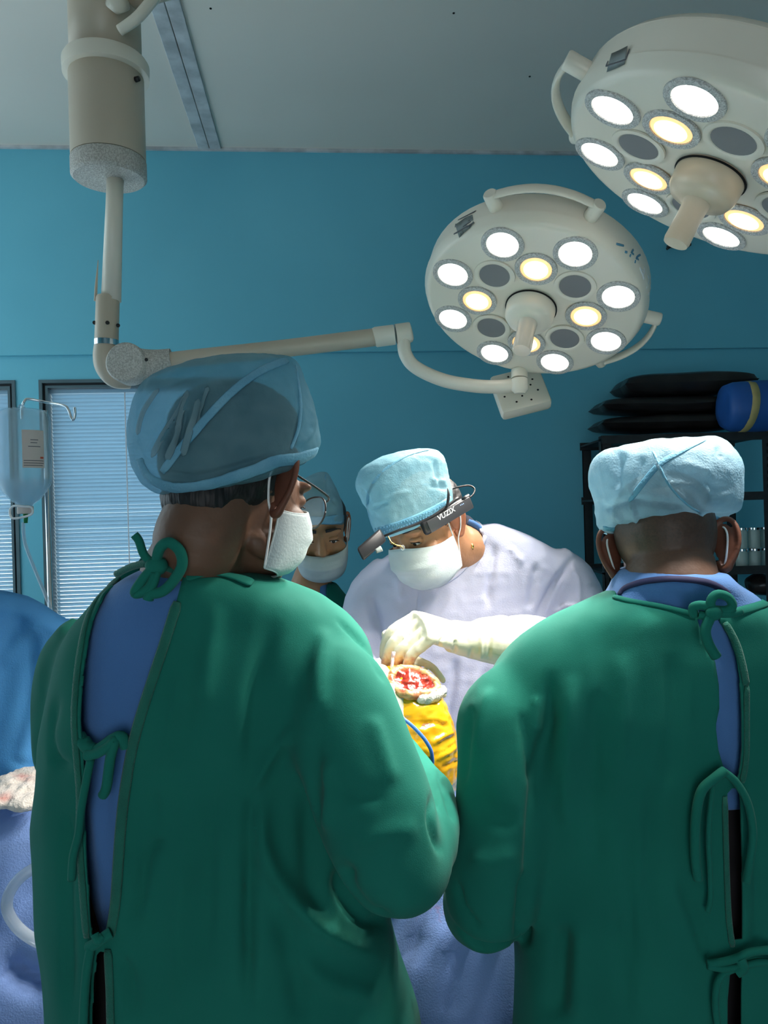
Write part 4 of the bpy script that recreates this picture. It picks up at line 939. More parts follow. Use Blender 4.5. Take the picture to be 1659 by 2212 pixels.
for pts, r in (([(1565, 1665, .985), (1545, 1680, .98), (1515, 1710, .98), (1503, 1770, .98), (1502, 1850, .982), (1508, 1900, .985)], .0062), ([(1565, 1668, .985), (1590, 1690, .985), (1615, 1735, .985), (1626, 1800, .985), (1618, 1870, .985), (1612, 1905, .988)], .0052), ([(1540, 1690, .985), (1530, 1800, .983), (1535, 1930, .985), (1528, 1970, .985)], .0035)):
    mk('back_tie', ctube([P(*p) for p in pts], r, 6, 10), M['green'], gB)
for pts, r in (([(1528, 2082, .98), (1560, 2078, .98), (1590, 2070, .978), (1625, 2056, .98), (1670, 2052, .985)], .0050), ([(1528, 2086, .98), (1560, 2092, .978), (1595, 2088, .978), (1640, 2078, .98), (1670, 2080, .985)], .0045), ([(1592, 2090, .98), (1556, 2110, .98), (1545, 2160, .98), (1552, 2230, .98)], .0045), ([(1598, 2070, .978), (1605, 2090, .976), (1590, 2100, .978)], .007)):
    mk('waist_tie', ctube([P(*p) for p in pts], r, 6, 10), M['green'], gB)
hV, hF = remesh([hB.ell((0, -.012, .055), (.074, .092, .062))], .005, 3); mk('hair', (hV, hF), M['hair'], pB)
capB = [(1370, 1140, 1520, 1122, 1.16, .05, -.02), (1316, 1142, 1566, 1122, 1.16, .085, -.016), (1303, 1128, 1578, 1108, 1.16, .096, -.010), (1298, 1090, 1580, 1075, 1.16, .104), (1284, 1040, 1579, 1035, 1.16, .106), (1284, 1005, 1575, 1005, 1.16, .104), (1300, 978, 1564, 982, 1.16, .094), (1345, 964, 1552, 962, 1.16, .076), (1410, 957, 1540, 950, 1.16, .05), (1450, 953, 1525, 947, 1.16, .025)]
cV, cF = remesh([ring_loft(capB, n=2.6)], .0042, 5); cV = rumple(cV, cF, .0045, .06, 32); cV = rumple(cV, cF, .0014, .02, 36)
cV = folds(cV, cF, [([(1346, 975), (1335, 1010), (1330, 1060)], -.008, 9), ([(1411, 978), (1440, 1040), (1513, 1106), (1550, 1126)], .005, 5), ([(1342, 1077), (1400, 1084), (1490, 1094)], -.005, 6), ([(1440, 1040), (1500, 1048)], .004, 5), ([(1362, 1082), (1378, 1140)], .004, 5), ([(1300, 1100), (1330, 1090), (1362, 1082)], -.006, 7), ([(1330, 1110), (1345, 1130)], .004, 6),
    ([(1530, 1045), (1522, 1095)], .003, 4), ([(1525, 1046), (1575, 1056)], -.003, 5), ([(1390, 985), (1380, 1020), (1360, 1060)], -.004, 8), ([(1548, 965), (1560, 990)], -.004, 5), ([(1470, 1000), (1540, 1020)], .003, 9)], 1.2)
bvC = bvh_of(cV, cF); cp = mk('surgical_cap', (cV, cF), M['capB'], pB, label='pale blue bouffant cap lit from above')
mk('cap_seam', strap_on(bvC, [(1360, 1082), (1392, 1040), (1424, 1004), (1470, 975), (1522, 950)], .0042, .0012, .001), M['capband'], cp)
mk('cap_seam', strap_on(bvC, [(1411, 975), (1440, 1040), (1480, 1085), (1513, 1107), (1550, 1126)], .0018, .0010, .001), M['capband'], cp)
mk('elastic_band', strap_on(bvC, [(1305, 1140), (1340, 1143), (1377, 1136), (1450, 1116), (1510, 1114), (1545, 1122), (1577, 1122)], .0075, .0026, .001), M['capband'], cp)
mask_on(hB, pB, -.006, .074, .004, 'white face mask seen from behind at right cheek')

# ------------------------------------------------------------------ C: surgeon
ringsC = [(950, 1150, 1070, 1132, 1.85, .075), (900, 1170, 1130, 1152, 1.86, .090), (845, 1195, 1190, 1182, 1.86, .10), (805, 1232, 1228, 1222, 1.86, .118), (788, 1290, 1244, 1285, 1.86, .126), (784, 1380, 1240, 1380, 1.86, .13), (790, 1550, 1232, 1550, 1.87, .13), (785, 1750, 1240, 1750, 1.88, .135), (775, 2000, 1255, 2000, 1.9, .14), (770, 2180, 1265, 2180, 1.9, .14)]
armCL = [(P(1180, 1235, 1.85), .066), (P(1222, 1262, 1.83), .072), (P(1258, 1330, 1.79), .062), (P(1268, 1392, 1.72), .060), (P(1225, 1398, 1.62), .052), (P(1140, 1378, 1.52), .046), (P(1085, 1382, 1.47), .042)]
armCR = [(P(850, 1250, 1.86), .066), (P(806, 1290, 1.85), .062), (P(782, 1360, 1.83), .054), (P(772, 1440, 1.78), .052), (P(800, 1470, 1.62), .046), (P(835, 1462, 1.50), .038)]
hC = Head((-.62, -.64, -.45), (-.078, -.012, -.002), P(987, 1122, 1.675), roll=math.radians(4), k=1.0)
neckC = ([hC((0, -.025, -.03)), hC((0, -.040, -.085)), P(1000, 1190, 1.80), P(1010, 1230, 1.85)], [.058, .058, .062, .075])
baseC = (P(1015, 2000, 1.9).x, 1.90, 0)
pC, bC = person('surgeon in pale blue gown bending over the knee, wearing smart glasses', baseC, ringsC, [armCL, armCR], hC, neckC, M['skinl'], inset=-.022, vox=.0034)
clogs(pC, baseC, .10, -1)
gV, gF = remesh([ring_loft(ringsC)] + limbs([armCL, armCR]), .006, 16)
gV = rumple(gV, gF, .0025, .10, 23, (1, 1, .4)); gV = rumple(gV, gF, .0016, .03, 29)
gV = folds(gV, gF, [([(1240, 1195), (1215, 1235), (1180, 1290), (1160, 1335)], -.008, 6), ([(1230, 1215), (1250, 1260), (1252, 1310)], .005, 5), ([(1195, 1330), (1225, 1310), (1255, 1320)], .006, 6), ([(1070, 1170), (1065, 1220), (1056, 1270), (1060, 1320)], -.006, 7), ([(1160, 1210), (1150, 1270), (1140, 1320)], -.005, 8), ([(1100, 1180), (1130, 1220)], .004, 6),
    ([(905, 1260), (895, 1330), (900, 1420)], -.006, 9), ([(800, 1280), (820, 1360), (830, 1440)], -.006, 8), ([(860, 1240), (870, 1300)], .005, 9), ([(985, 1420), (975, 1500), (960, 1600)], -.007, 10), ([(1040, 1430), (1010, 1520), (1000, 1600)], .006, 10), ([(1210, 1185), (1228, 1196), (1240, 1205)], .006, 5),
    ([(1090, 1345), (1110, 1360), (1120, 1400)], -.004, 4), ([(1105, 1340), (1130, 1355), (1140, 1390)], .004, 4), ([(1125, 1335), (1150, 1350)], -.004, 4)], 2.1)
nkC = [(960, 1090), (1026, 1120), (1044, 1160), (1016, 1200), (982, 1238), (945, 1258), (890, 1266), (870, 1200), (880, 1090)]
gV, gF = cut_open(gV, gF, [nkC], 1.87)
gC = garment('surgical_gown', gV, gF, M['lilac'], pC); bvG = bvh_of(gV, gF)
mk('collar_binding', strap_on(bvG, [(1030, 1124), (1049, 1160), (1021, 1204), (986, 1243), (948, 1264)], .0055, .0022, .002, dflt=1.78), M['lilac'], gC)
mk('scrub_collar', ctube([P(1012, 1128, 1.79), P(1028, 1135, 1.785), P(1042, 1150, 1.79)], .008, 5, 10), M['scrub'], pC)
mk('chain_pendant', tube([P(1017, 1172, 1.742), P(1020, 1180, 1.735), P(1021, 1186, 1.735)], [.003, .0045, .003], 8), M['gold'], pC)
hV, hF = remesh([hC.ell((0, -.018, .03), (.077, .092, .082)), hC.ell((0, -.060, -.028), (.052, .040, .034))], .004, 3)
mk('hair', (rumple(hV, hF, .0018, .010, 44), hF), M['hair'], pC)
eyes(hC, pC, M['skinl'])
capC = [(845, 1148, 945, 1105, 1.69, .05, .010), (816, 1156, 972, 1092, 1.69, .080, .014), (806, 1140, 976, 1078, 1.69, .090, .012), (792, 1100, 974, 1055, 1.69, .097, .008), (772, 1062, 968, 1030, 1.69, .099, .004), (770, 1036, 964, 1008, 1.69, .096), (784, 1012, 960, 992, 1.69, .088), (815, 993, 952, 980, 1.69, .072), (850, 980, 940, 973, 1.69, .048), (880, 973, 925, 970, 1.69, .022)]
cV, cF = remesh([ring_loft(capC, n=2.5)], .0036, 4); cV = rumple(cV, cF, .0022, .04, 52); cV = rumple(cV, cF, .0011, .014, 56)
cV = folds(cV, cF, [([(772, 1050), (790, 1075), (792, 1095)], -.006, 6), ([(800, 1092), (850, 1070), (890, 1060)], .003, 5), ([(800, 1100), (840, 1085)], -.004, 4), ([(940, 990), (945, 1030), (962, 1060)], -.004, 5), ([(930, 1035), (965, 1040)], .003, 4), ([(925, 1050), (968, 1055)], -.003, 4)], 1.75)
bvC = bvh_of(cV, cF); cp = mk('surgical_cap', (cV, cF), M['capC'], pC, label='blue cap with dotted elastic brim')
mk('cap_seam', strap_on(bvC, [(925, 972), (865, 990), (808, 1040), (793, 1092), (808, 1150)], .0042, .0012, .001), M['capband'], cp)
mk('elastic_band', strap_on(bvC, [(808, 1150), (845, 1142), (880, 1130), (920, 1113), (958, 1092), (974, 1080)], .0115, .0018, .001), M['capband'], cp)
V, F = [], []
for row in (-5, 4):
    for i in range(26):
        t = i / 25; x = 814 + 146 * t; y = 1146 + row - 10 * t - 42 * t ** 1.5
        p, n_ = stick(bvC, x, y, .0042, 1.6); v, f = ellipsoid(p, (.0013, .0008, .0020), nu=6, nv=4); o = len(V); V += v; F += [tuple(a + o for a in q) for q in f]
dt = mk('stitch_dots', (V, F), M['printb'], cp); dt['kind'] = 'stuff'
mask_on(hC, pC, -.010, .074, .003, 'pleated white face mask over nose and mouth')
# smart glasses
b0, b1 = P(916, 1142, 1.60), P(1014, 1084, 1.635); ba = (b1 - b0).normalized(); bn = (hC.R * -1); bn = (bn - ba * bn.dot(ba)).normalized(); bu = ba.cross(bn)
if bu.z < 0: bu = -bu
sg = mk('smart_glasses', merge(obox((b0 + b1) / 2, (ba, bu, bn), ((b1 - b0).length / 2 + .004, .0160, .0085), .0065)), M['black'], pC, label='black smart glasses worn over the cap brim', angle=50)
bt = mat('battery_face', (.055, .055, .06), .35, spec=.5)
mk('battery_panel', obox((b0 + b1) / 2 + bn * .0088 + ba * .004, (ba, bu, bn), ((b1 - b0).length / 2 - .004, .0135, .0012), .001), bt, sg)
mk('brow_bar', ctube([P(990, 1075, 1.615), P(940, 1112, 1.60), P(900, 1132, 1.595), P(860, 1146, 1.59), P(825, 1160, 1.60)], [.003, .0035, .003, .0028, .0028], 6, 10), M['black'], sg)
mk('display_pod', obox(P(803, 1176, 1.565), ((P(775, 1200, 1.55) - P(830, 1152, 1.58)).normalized(), (P(800, 1165, 1.565) - P(812, 1188, 1.565)).normalized(), Y), (.034, .0145, .012), .005), M['black'], sg)
mk('camera_lens', ctube([P(824, 1185, 1.548), P(812, 1191, 1.545)], [.006, .0045], 4, 14), M['sticker'], sg)
mk('nose_wire', ctube([P(838, 1158, 1.575), P(846, 1172, 1.572), P(858, 1178, 1.57), P(868, 1180, 1.572), P(872, 1186, 1.573)], .0014, 5, 8), M['gold'], sg)
mk('nose_pad', ellipsoid(P(870, 1183, 1.570), (.0045, .003, .006)), M['lens'], sg)
mk('cable', ctube([P(978, 1056, 1.64), P(995, 1051, 1.64), P(1014, 1049, 1.65), P(1025, 1056, 1.65), P(1022, 1068, 1.64), P(1008, 1080, 1.632)], .0019, 6, 8), M['black'], sg)
mk('cable_plug', tube([P(1000, 1080, 1.622), P(1012, 1071, 1.63)], [.0052, .0048], 10), M['black'], sg)
mk('ear_hook', ctube([P(966, 1094, 1.60), P(969, 1070, 1.602), P(967, 1055, 1.605)], [.003, .003, .0012], 4, 8), M['black'], sg)
for i in range(3): mk('status_light', ellipsoid(P(990 + i * 3, 1090 - i * 1.5, 1.6135) + bn * .0102, (.0009, .0009, .0009), nu=6, nv=4), mat('status_blue', (.2, .4, 1), .4, emit=(.25, .45, 1), estr=1.5) if i == 0 else bpy.data.materials['status_blue'], sg)
tx = bpy.data.curves.new('lettering', 'FONT'); tx.body = 'VUZIX'; tx.size = .0160; tx.align_x = 'CENTER'; tx.align_y = 'CENTER'; tx.extrude = .0002; tx.offset = .0002; tx.shear = .1
to = bpy.data.objects.new('tmp_text', tx); COL.objects.link(to); dg = bpy.context.evaluated_depsgraph_get(); tm = to.evaluated_get(dg).to_mesh()
c0 = on_plane(964, 1110, (b0 + b1) / 2 + bn * .0103, bn)
V = [tuple(c0 + ba * (v.co.x * .95) + bu * v.co.y + bn * v.co.z) for v in tm.vertices]; F = [tuple(p.vertices) for p in tm.polygons]
bpy.data.objects.remove(to); mk('lettering', (V, F), M['printw'], sg, smooth=False, label='white brand lettering on the temple')
# surgeon's gloves
wC = P(1006, 1382, 1.435)
fdir = P(892, 1346, 1.385) - wC
hp_ = hand_parts(wC, fdir, (.12, -.38, .92), (0, 1, 0), [(54, 36, 20), (58, 34, 20), (62, 34, 20), (66, 30, 18)], 1.12, thumb=(.65, .45, -.6), spread=.0, fat=1.18)
cuff = ctube([P(1088, 1384, 1.475), P(1078, 1383, 1.47), P(1045, 1382, 1.455), P(1015, 1382, 1.44), P(975, 1374, 1.42)], [.0475, .0475, .042, .034, .030], 6, 24)
gv, gf = remesh(hp_ + [cuff], .0026, 3); gv = rumple(gv, gf, .0009, .02, 61)
gv = folds(gv, gf, [([(1062, 1335), (1058, 1390), (1055, 1430)], -.003, 4), ([(1040, 1340), (1038, 1430)], .003, 4), ([(1020, 1400), (1012, 1435)], -.003, 4), ([(960, 1370), (945, 1400), (930, 1430)], -.003, 4), ([(985, 1380), (978, 1425)], -.003, 4), ([(905, 1345), (885, 1375), (875, 1395)], -.002, 5)], 1.6)
q = projN(gv); g = mk('glove', (gv, gf), M['glove'], pC, label='cream latex glove, fingertips stained red')
attr(g, 'stain', np.clip((q[:, 1] - 1392) / 40, 0, 1) * np.clip((925 - q[:, 0]) / 25, 0, 1) * .85)
wR = P(832, 1462, 1.50)
gv, gf = remesh(hand_parts(wR, (P(868, 1448, 1.44) - wR), (-.2, -.5, .8), (0, -1, 0), [(40, 40, 20)] * 4, .95) + [ctube([P(815, 1468, 1.54), P(832, 1462, 1.50)], [.034, .030], 3, 16)], .0032, 3)
g = mk('glove', (gv, gf), M['glove'], pC, label='cream latex glove behind the wound'); attr(g, 'stain', np.full(len(gv), .15))

# ------------------------------------------------------------------ D: nurse behind
ringsD = [(628, 1258, 724, 1258, 1.99, .055), (596, 1274, 738, 1276, 2.0, .075), (562, 1296, 756, 1298, 2.0, .092), (540, 1325, 770, 1325, 2.0, .105), (528, 1375, 776, 1375, 2.0, .112), (525, 1500, 772, 1500, 2.0, .115), (522, 1700, 775, 1700, 2.0, .12), (520, 2000, 780, 2000, 2.0, .12), (518, 2130, 785, 2130, 2.0, .12)]
armDL = [(P(730, 1335, 2.0), .055), (P(768, 1380, 2.0), .048), (P(776, 1480, 1.99), .043), (P(755, 1560, 1.93), .042), (P(700, 1560, 1.80), .036)]
armDR = [(P(560, 1340, 2.0), .055), (P(536, 1400, 2.0), .048), (P(528, 1500, 1.99), .043), (P(545, 1570, 1.93), .042), (P(600, 1560, 1.80), .036)]
hD = Head((.13, -.93, -.30), (0, .083, .002), P(694, 1166, 1.90), roll=math.radians(3), k=.95)
neckD = ([hD((0, -.02, -.03)), hD((0, -.026, -.085)), P(672, 1262, 1.985), P(670, 1310, 2.0)], [.050, .048, .052, .066])
baseD = (P(655, 2000, 2.0).x, 2.0, 0)
pD, bD = person('nurse in green gown standing between the left man and surgeon, eyes lowered', baseD, ringsD, [armDL, armDR], hD, neckD, M['skinl'], inset=-.016, legs_x=.08)
clogs(pD, baseD, .08, -1)
gV, gF = remesh([ring_loft(ringsD)] + limbs([armDL, armDR]), .006, 6); gV = rumple(gV, gF, .002, .08, 73, (1, 1, .4))
gV, gF = cut_open(gV, gF, [[(596, 1200), (612, 1262), (640, 1310), (672, 1345), (692, 1340), (706, 1300), (708, 1262), (716, 1200)]], 2.02)
garment('surgical_gown', gV, gF, M['green'], pD)
sV, sF = remesh([ring_loft([tuple(r) for r in ringsD[:7]], grow=-.005)], .006, 5)
sV, sF = cut_open(sV, sF, [[(612, 1200), (626, 1262), (650, 1305), (676, 1330), (690, 1300), (693, 1262), (700, 1200)]], 2.02)
garment('scrub_top', sV, sF, M['scrub'], pD, .002)
hV, hF = remesh([hD.ell((0, -.024, .03), (.080, .099, .085))], .005, 3); mk('hair', (hV, hF), M['hair'], pD)
eyes(hD, pD, M['skinl'])
capD = [(648, 1136, 732, 1134, 1.93, .075, -.01), (634, 1132, 741, 1131, 1.93, .090, -.008), (632, 1118, 743, 1116, 1.93, .095, -.006), (634, 1090, 739, 1088, 1.93, .096), (640, 1062, 730, 1064, 1.93, .09), (655, 1040, 720, 1044, 1.93, .07), (675, 1026, 712, 1028, 1.93, .04), (690, 1020, 706, 1020, 1.93, .015)]
cV, cF = remesh([ring_loft(capD)], .0042, 4); cV = rumple(cV, cF, .0016, .05, 82)
cV = folds(cV, cF, [([(700, 1025), (699, 1080), (702, 1132)], .004, 4), ([(710, 1070), (730, 1090)], -.003, 4)], 2)
bvC = bvh_of(cV, cF); cp = mk('surgical_cap', (cV, cF), M['capC'], pD)
mk('elastic_band', strap_on(bvC, [(634, 1124), (665, 1124), (700, 1124), (742, 1120)], .013, .0015, .001), M['capband'], cp)
mk('cap_seam', strap_on(bvC, [(703, 1024), (699, 1080), (701, 1132)], .002, .001, .001), M['capband'], cp)
mask_on(hD, pD, -.004, .072, .004, 'plain white face mask below the nose', .001, ztop=-.034)

# ================================================================== operating table, drapes, patient
tb = thing('operating_table', 'operating table hidden beneath the blue drapes, centre', 'table', (-.25, 1.5, 0))
mk('table_top', box((-1.25, 1.34, .80), (.80, 1.66, .86), .012), M['tablem'], tb, smooth=False)
mk('pedestal', box((-.45, 1.40, .10), (-.05, 1.60, .80), .02), M['tablem'], tb, smooth=False)
mk('base', box((-.75, 1.34, 0), (.25, 1.66, .10), .02), M['tablem'], tb, smooth=False)
# patient: torso under the drape, knee bent up through it
legp = [(P(700, 1800, 1.52), .085), (P(770, 1650, 1.49), .083), (P(826, 1560, 1.42), .074), (P(864, 1520, 1.36), .064), (P(890, 1592, 1.335), .072), (P(897, 1680, 1.32), .068), (P(885, 1770, 1.35), .056), (P(862, 1830, 1.40), .045)]
zf = P(885, 1880, 1.36).z
pt = thing('person', 'patient under drapes with a bent knee wrapped in yellow film and an open wound', 'person', (-.35, 1.5, .865))
parts = [ctube([p for p, r in legp], [r for p, r in legp], 5, 24), ctube([Vector((-.02, 1.5, .935)), Vector((-.35, 1.5, .955)), Vector((-.7, 1.5, .965)), Vector((-.98, 1.5, .95))], [.075, .085, .09, .07], 5, 20), ellipsoid((-1.14, 1.5, .96), (.11, .08, .085)),
         ctube([Vector((-.05, 1.57, .94)), Vector((.25, 1.58, .935)), Vector((.62, 1.58, .92))], [.07, .06, .045], 4, 16), ctube([P(862, 1825, 1.40), P(850, 1880, 1.43), Vector((.11, 1.45, .905))], [.045, .036, .026], 4, 16)]
lV, lF = remesh(parts, .0055, 5); mk('body', (lV, lF), M['skinl'], pt)
fV, fF = remesh([ctube([p for p, r in legp[1:7]], [r + .004 for p, r in legp[1:7]], 6, 28)], .004, 4)
fV = rumple(fV, fF, .0022, .03, 91, (1, 1, 2.2)); fV = rumple(fV, fF, .0012, .012, 95, (1, 1, 2.5))
fV = folds(fV, fF, [([(890, 1510), (920, 1512), (952, 1520)], -.004, 5), ([(900, 1570), (940, 1560), (975, 1572)], -.004, 5), ([(930, 1610), (960, 1590), (985, 1580)], .003, 4), ([(940, 1640), (970, 1625), (988, 1610)], .003, 4), ([(950, 1660), (975, 1650), (990, 1640)], -.003, 4)], 1.5)
mk('film_wrap', (fV, fF), M['film'], pt, label='glossy yellow iodine film wrapped round the shin')
bvF = bvh_of(fV, fF)
wp = [(846, 1462), (862, 1449), (892, 1450), (920, 1462), (938, 1480), (940, 1496), (915, 1501), (885, 1502), (862, 1496), (848, 1480)]
N_, V, F = 26, [], []
x0, x1, y0, y1 = 842, 946, 1445, 1506; idx = {}
for i in range(N_ + 1):
    for j in range(N_ + 1):
        x, y = x0 + (x1 - x0) * i / N_, y0 + (y1 - y0) * j / N_
        if in_poly(np.array([[x, y]]), wp)[0]:
            p, n_ = stick(bvF, x, y, .0, 1.33); idx[i, j] = len(V)
            dd = min(seg_dist(np.array([[x, y]]), wp + [wp[0]])[0][0] / 14, 1); V.append(tuple(p + n_ * (.006 - .003 * dd + .0035 * float(vnoise(np.array([[x / 7, y / 6, 0]]), 3)[0]))))
for (i, j) in list(idx):
    if all(k in idx for k in ((i + 1, j), (i + 1, j + 1), (i, j + 1))): F.append((idx[i, j], idx[i + 1, j], idx[i + 1, j + 1], idx[i, j + 1]))
wo = mk('wound', (V, F), M['flesh'], pt, label='open red incision over the kneecap')
V, F = strap_on(bvF, wp + [wp[0]], .0075, .0060, .004, k=6, dflt=1.33, n=10); V = rumple(V, F, .0035, .008, 5); mk('wound_edge', (V, F), M['fat'], wo)
V, F = strap_on(bvF, [(900, 1508), (925, 1506), (945, 1500), (952, 1490)], .0085, .0075, .004, k=6, dflt=1.33, n=10); V = rumple(V, F, .005, .007, 8); gz = mk('gauze_roll', (V, F), M['gauze'], wo)
# table drape
nx, ns = 150, 70
prof = [(1.262, .22), (1.264, .50), (1.266, .72), (1.272, .79), (1.292, .845), (1.345, .905), (1.45, .92), (1.55, .92), (1.62, .915), (1.66, .905), (1.685, .86), (1.69, .60), (1.69, .22)]
pc = catmull([(a, b, 0) for a, b in prof], 8); tt = np.linspace(0, len(pc) - 1, ns)
V = []
for i in range(nx + 1):
    x = -1.32 + 2.2 * i / nx
    for t in tt:
        a = pc[int(t)]; b = pc[min(int(t) + 1, len(pc) - 1)]; p = a.lerp(b, t - int(t)); y, z = p[0], p[1]
        topw = max(0, min(1, (z - .78) / .10))
        L = 1 / (1 + math.exp((x + .10) / .05)); R_ = 1 / (1 + math.exp(-(x - .28) / .04))
        z2 = z + topw * (L * .145 * math.exp(-((y - 1.49) / .17) ** 4) + R_ * .09 * math.exp(-((y - 1.56) / .10) ** 2) + (1 - L) * (1 - R_) * .085 * math.exp(-((y - 1.57) / .085) ** 2))
        z2 += topw * .14 * math.exp(-(((x - .06) / .14) ** 2 + ((y - 1.47) / .13) ** 2)) * (1 - L)
        V.append((x, y, z2))
m_ = len(tt); F = [(i * m_ + j, i * m_ + j + 1, (i + 1) * m_ + j + 1, (i + 1) * m_ + j) for i in range(nx) for j in range(m_ - 1)]
V = np.array(V)
q = V / np.array([.07, .12, .30]); sk = np.clip((.88 - V[:, 2]) / .2, 0, 1)
V[:, 1] += np.where(V[:, 1] < 1.45, -1, 1) * ((1 - 2 * np.abs(vnoise(q, 3))) * .012 * sk + .006 * sk)
V[:, 2] += (1 - sk) * (1 - 2 * np.abs(vnoise(V / np.array([.09, .07, .2]), 8))) * .008
V = folds(V, F, [([(960, 1930), (905, 2010), (880, 2090)], -.012, 14), ([(1060, 1960), (990, 2010), (930, 2060)], .010, 14), ([(1000, 2020), (985, 2110), (965, 2212)], -.010, 12), ([(880, 1980), (920, 2000), (950, 1985)], .008, 10), ([(0, 2070), (50, 2110), (110, 2130)], -.03, 26), ([(0, 1990), (60, 1960), (110, 1970)], .008, 14), ([(20, 1790), (60, 1770), (100, 1780)], .010, 12), ([(0, 1760), (60, 1745), (100, 1740)], -.010, 8)], 1.5)
q = projN(V)
dr = top('table_drape', (V.tolist(), F), M['drape'], 'creased blue surgical drape covering the operating table', 'drape')
md = dr.modifiers.new('cloth', 'SOLIDIFY'); md.thickness = .002
attr(dr, 'stain', .55 * np.exp(-((q[:, 0] - 960) / 70) ** 2 - ((q[:, 1] - 1965) / 35) ** 2))
# anaesthesia screen drape
V = []; F = []; nu, nv = 60, 46
for i in range(nu + 1):
    px = -420 + 640 * i / nu
    yt = float(np.interp(px, [-420, 0, 40, 75, 100, 120, 220], [1225, 1284, 1294, 1312, 1330, 1342, 1375]))
    for j in range(nv + 1):
        t = j / nv; py = yt + (1705 - yt) * t
        d = 1.50 + .010 * math.sin(px * .045 + t * 3) + .014 * math.sin(px * .02 - t * 2.0) - .03 * t * t
        p = P(px, py, d)
        if t < .05: p += Y * (.05 - t) * .8
        V.append(p)
for i in range(nu):
    for j in range(nv):
        a = i * (nv + 1) + j; F.append((a, a + 1, a + nv + 2, a + nv + 1))
V = folds([tuple(v) for v in V], F, [([(0, 1440), (50, 1380), (95, 1345)], .014, 16), ([(75, 1350), (70, 1450), (40, 1580), (10, 1650)], -.014, 16), ([(95, 1360), (88, 1480), (80, 1600)], .012, 10), ([(20, 1640), (60, 1655), (95, 1650)], -.012, 10), ([(0, 1330), (60, 1350)], -.006, 12)], 2, .6)
so = top('screen_drape', (V.tolist(), F), M['screen'], 'bright blue sheet hung as a screen beside the infusion bottle', 'drape')
md = so.modifiers.new('cloth', 'SOLIDIFY'); md.thickness = .002
# gauze swabs on the drape
gl_ = ['bloodstained white gauze swab lying on blue drape, upper one of the pair', 'crumpled white gauze swab lowest on the blue drape at left edge']
for i, (px, py, rx, rz) in enumerate(((52, 1688, .036, .013), (26, 1724, .048, .014))):
    c = P(px, py, 1.43 - .05 * i)
    pr = [ellipsoid((c.x - .02, c.y, c.z), (rx, .034, rz)), ellipsoid((c.x + .025, c.y - .01, c.z - .003), (rx * .8, .03, rz * .9)), ellipsoid((c.x, c.y + .02, c.z + .004), (rx, .02, rz))]
    V, F = remesh(pr, .0035, 3); V = rumple(V, F, .0045, .022, 40 + i); V = rumple(V, F, .0014, .008, 50 + i)
    o = top('gauze_swab', (V, F), M['gauze'], gl_[i], 'swab', group='gauze swabs on the drape'); q = projN(V)
    attr(o, 'stain', np.exp(-((q[:, 0] - (48 if i == 0 else 5)) / 26) ** 2 - ((q[:, 1] - (1680 if i == 0 else 1722)) / 14) ** 2) * .9)
top('suction_tube', ctube([P(140, 1845, 1.21), P(88, 1868, 1.20), P(45, 1895, 1.19), P(20, 1930, 1.185), P(16, 1965, 1.185), P(35, 2000, 1.185), P(70, 2028, 1.19), P(120, 2050, 1.20), P(180, 2064, 1.22)], .0088, 8, 14), M['tubem'],
    'clear suction tubing looped on the blue drape at the left edge', 'tubing')
top('cautery_lead', ctube([P(870, 1552, 1.252), P(888, 1566, 1.25), P(908, 1586, 1.25), P(922, 1604, 1.25), P(932, 1625, 1.252), P(935, 1660, 1.26)], .0032, 6, 10), M['bluetube'], 'thin blue cable crossing in front of the yellow shin', 'cable')
pin = thing('drill_pin', 'steel surgical pin held in the gloved fingertips above the wound', 'instrument', tuple(P(848, 1475, 1.365)))
mk('shaft', tube([P(850, 1412, 1.365), P(846, 1445, 1.355), P(843, 1478, 1.345), P(842, 1486, 1.344)], [.0028, .0030, .0026, .0006], 10), M['pin'], pin)
mk('grip', tube([P(850.5, 1408, 1.366), P(848, 1425, 1.362)], [.0036, .0036], 12), M['pin'], pin)

# ================================================================== infusion stand and bottle
sp = P(103, 1100, 1.92); stz = P(95, 870, 1.92).z
iv = thing('infusion_stand', 'chrome infusion stand with bent hooks in front of the blinds', 'stand', (sp.x, sp.y, 0))
mk('pole', tube([Vector((sp.x, sp.y, .08)), Vector((sp.x, sp.y, stz - .02))], .0062, 16), M['chrome'], iv)
mk('hook', ctube([P(48, 905, 1.90), P(47, 885, 1.90), P(52, 868, 1.90), P(62, 862, 1.91), P(100, 869, 1.92), P(138, 876, 1.90), P(148, 886, 1.895), P(153, 900, 1.89), P(158, 907, 1.888), P(162, 895, 1.886), P(161, 880, 1.886)], .0034, 6, 10), M['chrome'], iv)
for k in range(5):
    a = 2 * math.pi * k / 5 + .3; d = Vector((math.cos(a), math.sin(a), 0)); b = Vector((sp.x, sp.y, 0))
    lg = mk('leg', tube([b + Z * .10, b + d * .22 + Z * .06], [.012, .009], 10), M['chrome'], iv)
    mk('caster', lathe([(.012, -.011), (.027, -.009), (.028, 0), (.027, .009), (.012, .011)], b + d * .22 + Z * .029, d, Z, d.cross(Z), 16), M['black'], lg)
bx = P(52, 1000, 1.88); zz = lambda py: P(52, py, 1.88).z
bo = thing('infusion_bottle', 'upside-down clear infusion bottle hanging from the chrome stand', 'bottle', (bx.x, bx.y, zz(1105)))
BL = lambda prof, n=36: lathe(prof, Vector((bx.x, bx.y, 0)), X, Y, Z, n)
r_ = .0625
mk('shell', BL([(.030, zz(884)), (.048, zz(886)), (.058, zz(892)), (r_, zz(906)), (r_, zz(1030)), (.060, zz(1048)), (.050, zz(1064)), (.034, zz(1080)), (.020, zz(1090)), (.017, zz(1096)), (.017, zz(1110))]), M['bottle'], bo)
mk('saline', BL([(.0595, zz(1036)), (.0595, zz(1037)), (.057, zz(1048)), (.047, zz(1063)), (.031, zz(1079)), (.016, zz(1090)), (.013, zz(1100))]), M['liquid'], bo)
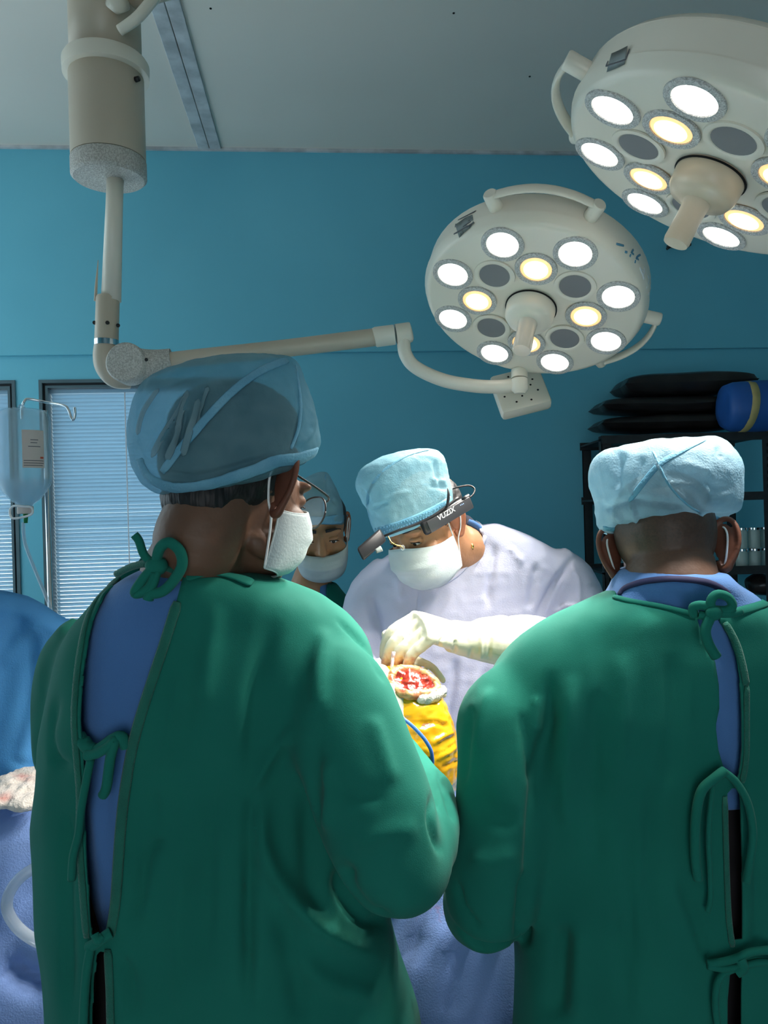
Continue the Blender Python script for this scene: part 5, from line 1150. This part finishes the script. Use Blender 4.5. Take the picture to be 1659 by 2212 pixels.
mk('cap', BL([(.0185, zz(1094)), (.019, zz(1098)), (.019, zz(1108)), (.0175, zz(1110))], 24), M['paper'], bo)
mk('hang_ring', ctube([P(22, 1100, 1.865), P(30, 1093, 1.862), P(52, 1094, 1.86), P(68, 1096, 1.862), P(70, 1108, 1.862), P(58, 1115, 1.86), P(30, 1120, 1.86), P(22, 1112, 1.862), P(22, 1100, 1.865)], .0028, 6, 8), M['loop'], bo)
mk('hang_loop', ctube([P(40, 890, 1.88), P(41, 878, 1.88), P(47, 876, 1.89), P(52, 880, 1.88), P(52, 892, 1.88)], .0026, 5, 8), M['bottle'], bo)
a0, a1 = math.radians(-68), math.radians(-20)
def bshell(a, py, rr): return Vector((bx.x + rr * math.cos(a), bx.y + rr * math.sin(a), zz(py)))
def bpatch(a0, a1, y0, y1, rr, n=8):
    V = []; F = []
    for i in range(n + 1):
        a = a0 + (a1 - a0) * i / n; V += [bshell(a, y0, rr), bshell(a, y1, rr)]
    for i in range(n): F.append((2 * i, 2 * i + 1, 2 * i + 3, 2 * i + 2))
    return [tuple(v) for v in V], F
lb = mk('paper_label', bpatch(a0, a1, 934, 1014, r_ + .0006), M['paper'], bo)
for k, (y, u0, u1, mm) in enumerate(((954, .35, .7, 'ink'), (960, .35, .65, 'ink'), (968, .25, .8, 'ink'), (975, .1, .95, 'paper'), (990, .78, .95, 'inkr'), (998, .05, .95, 'ink'), (1003, .05, .95, 'ink'), (1008, .05, .9, 'ink'))):
    mk('label_print', bpatch(a0 + (a1 - a0) * u0, a0 + (a1 - a0) * u1, y, y + (1.6 if mm == 'ink' else 4), r_ + .0011), M[mm], lb)
mk('spike', tube([Vector((bx.x, bx.y, zz(1106))), Vector((bx.x, bx.y, zz(1116))), Vector((bx.x, bx.y, zz(1130)))], [.0065, .006, .0045], 12), M['gcap'], bo)
mk('drip_tube', ctube([P(51, 1128, 1.88), P(51, 1150, 1.88), P(56, 1180, 1.875), P(75, 1230, 1.85), P(100, 1290, 1.80), P(115, 1335, 1.74), P(128, 1380, 1.66)], .0042, 6, 10), M['tubem'], bo)
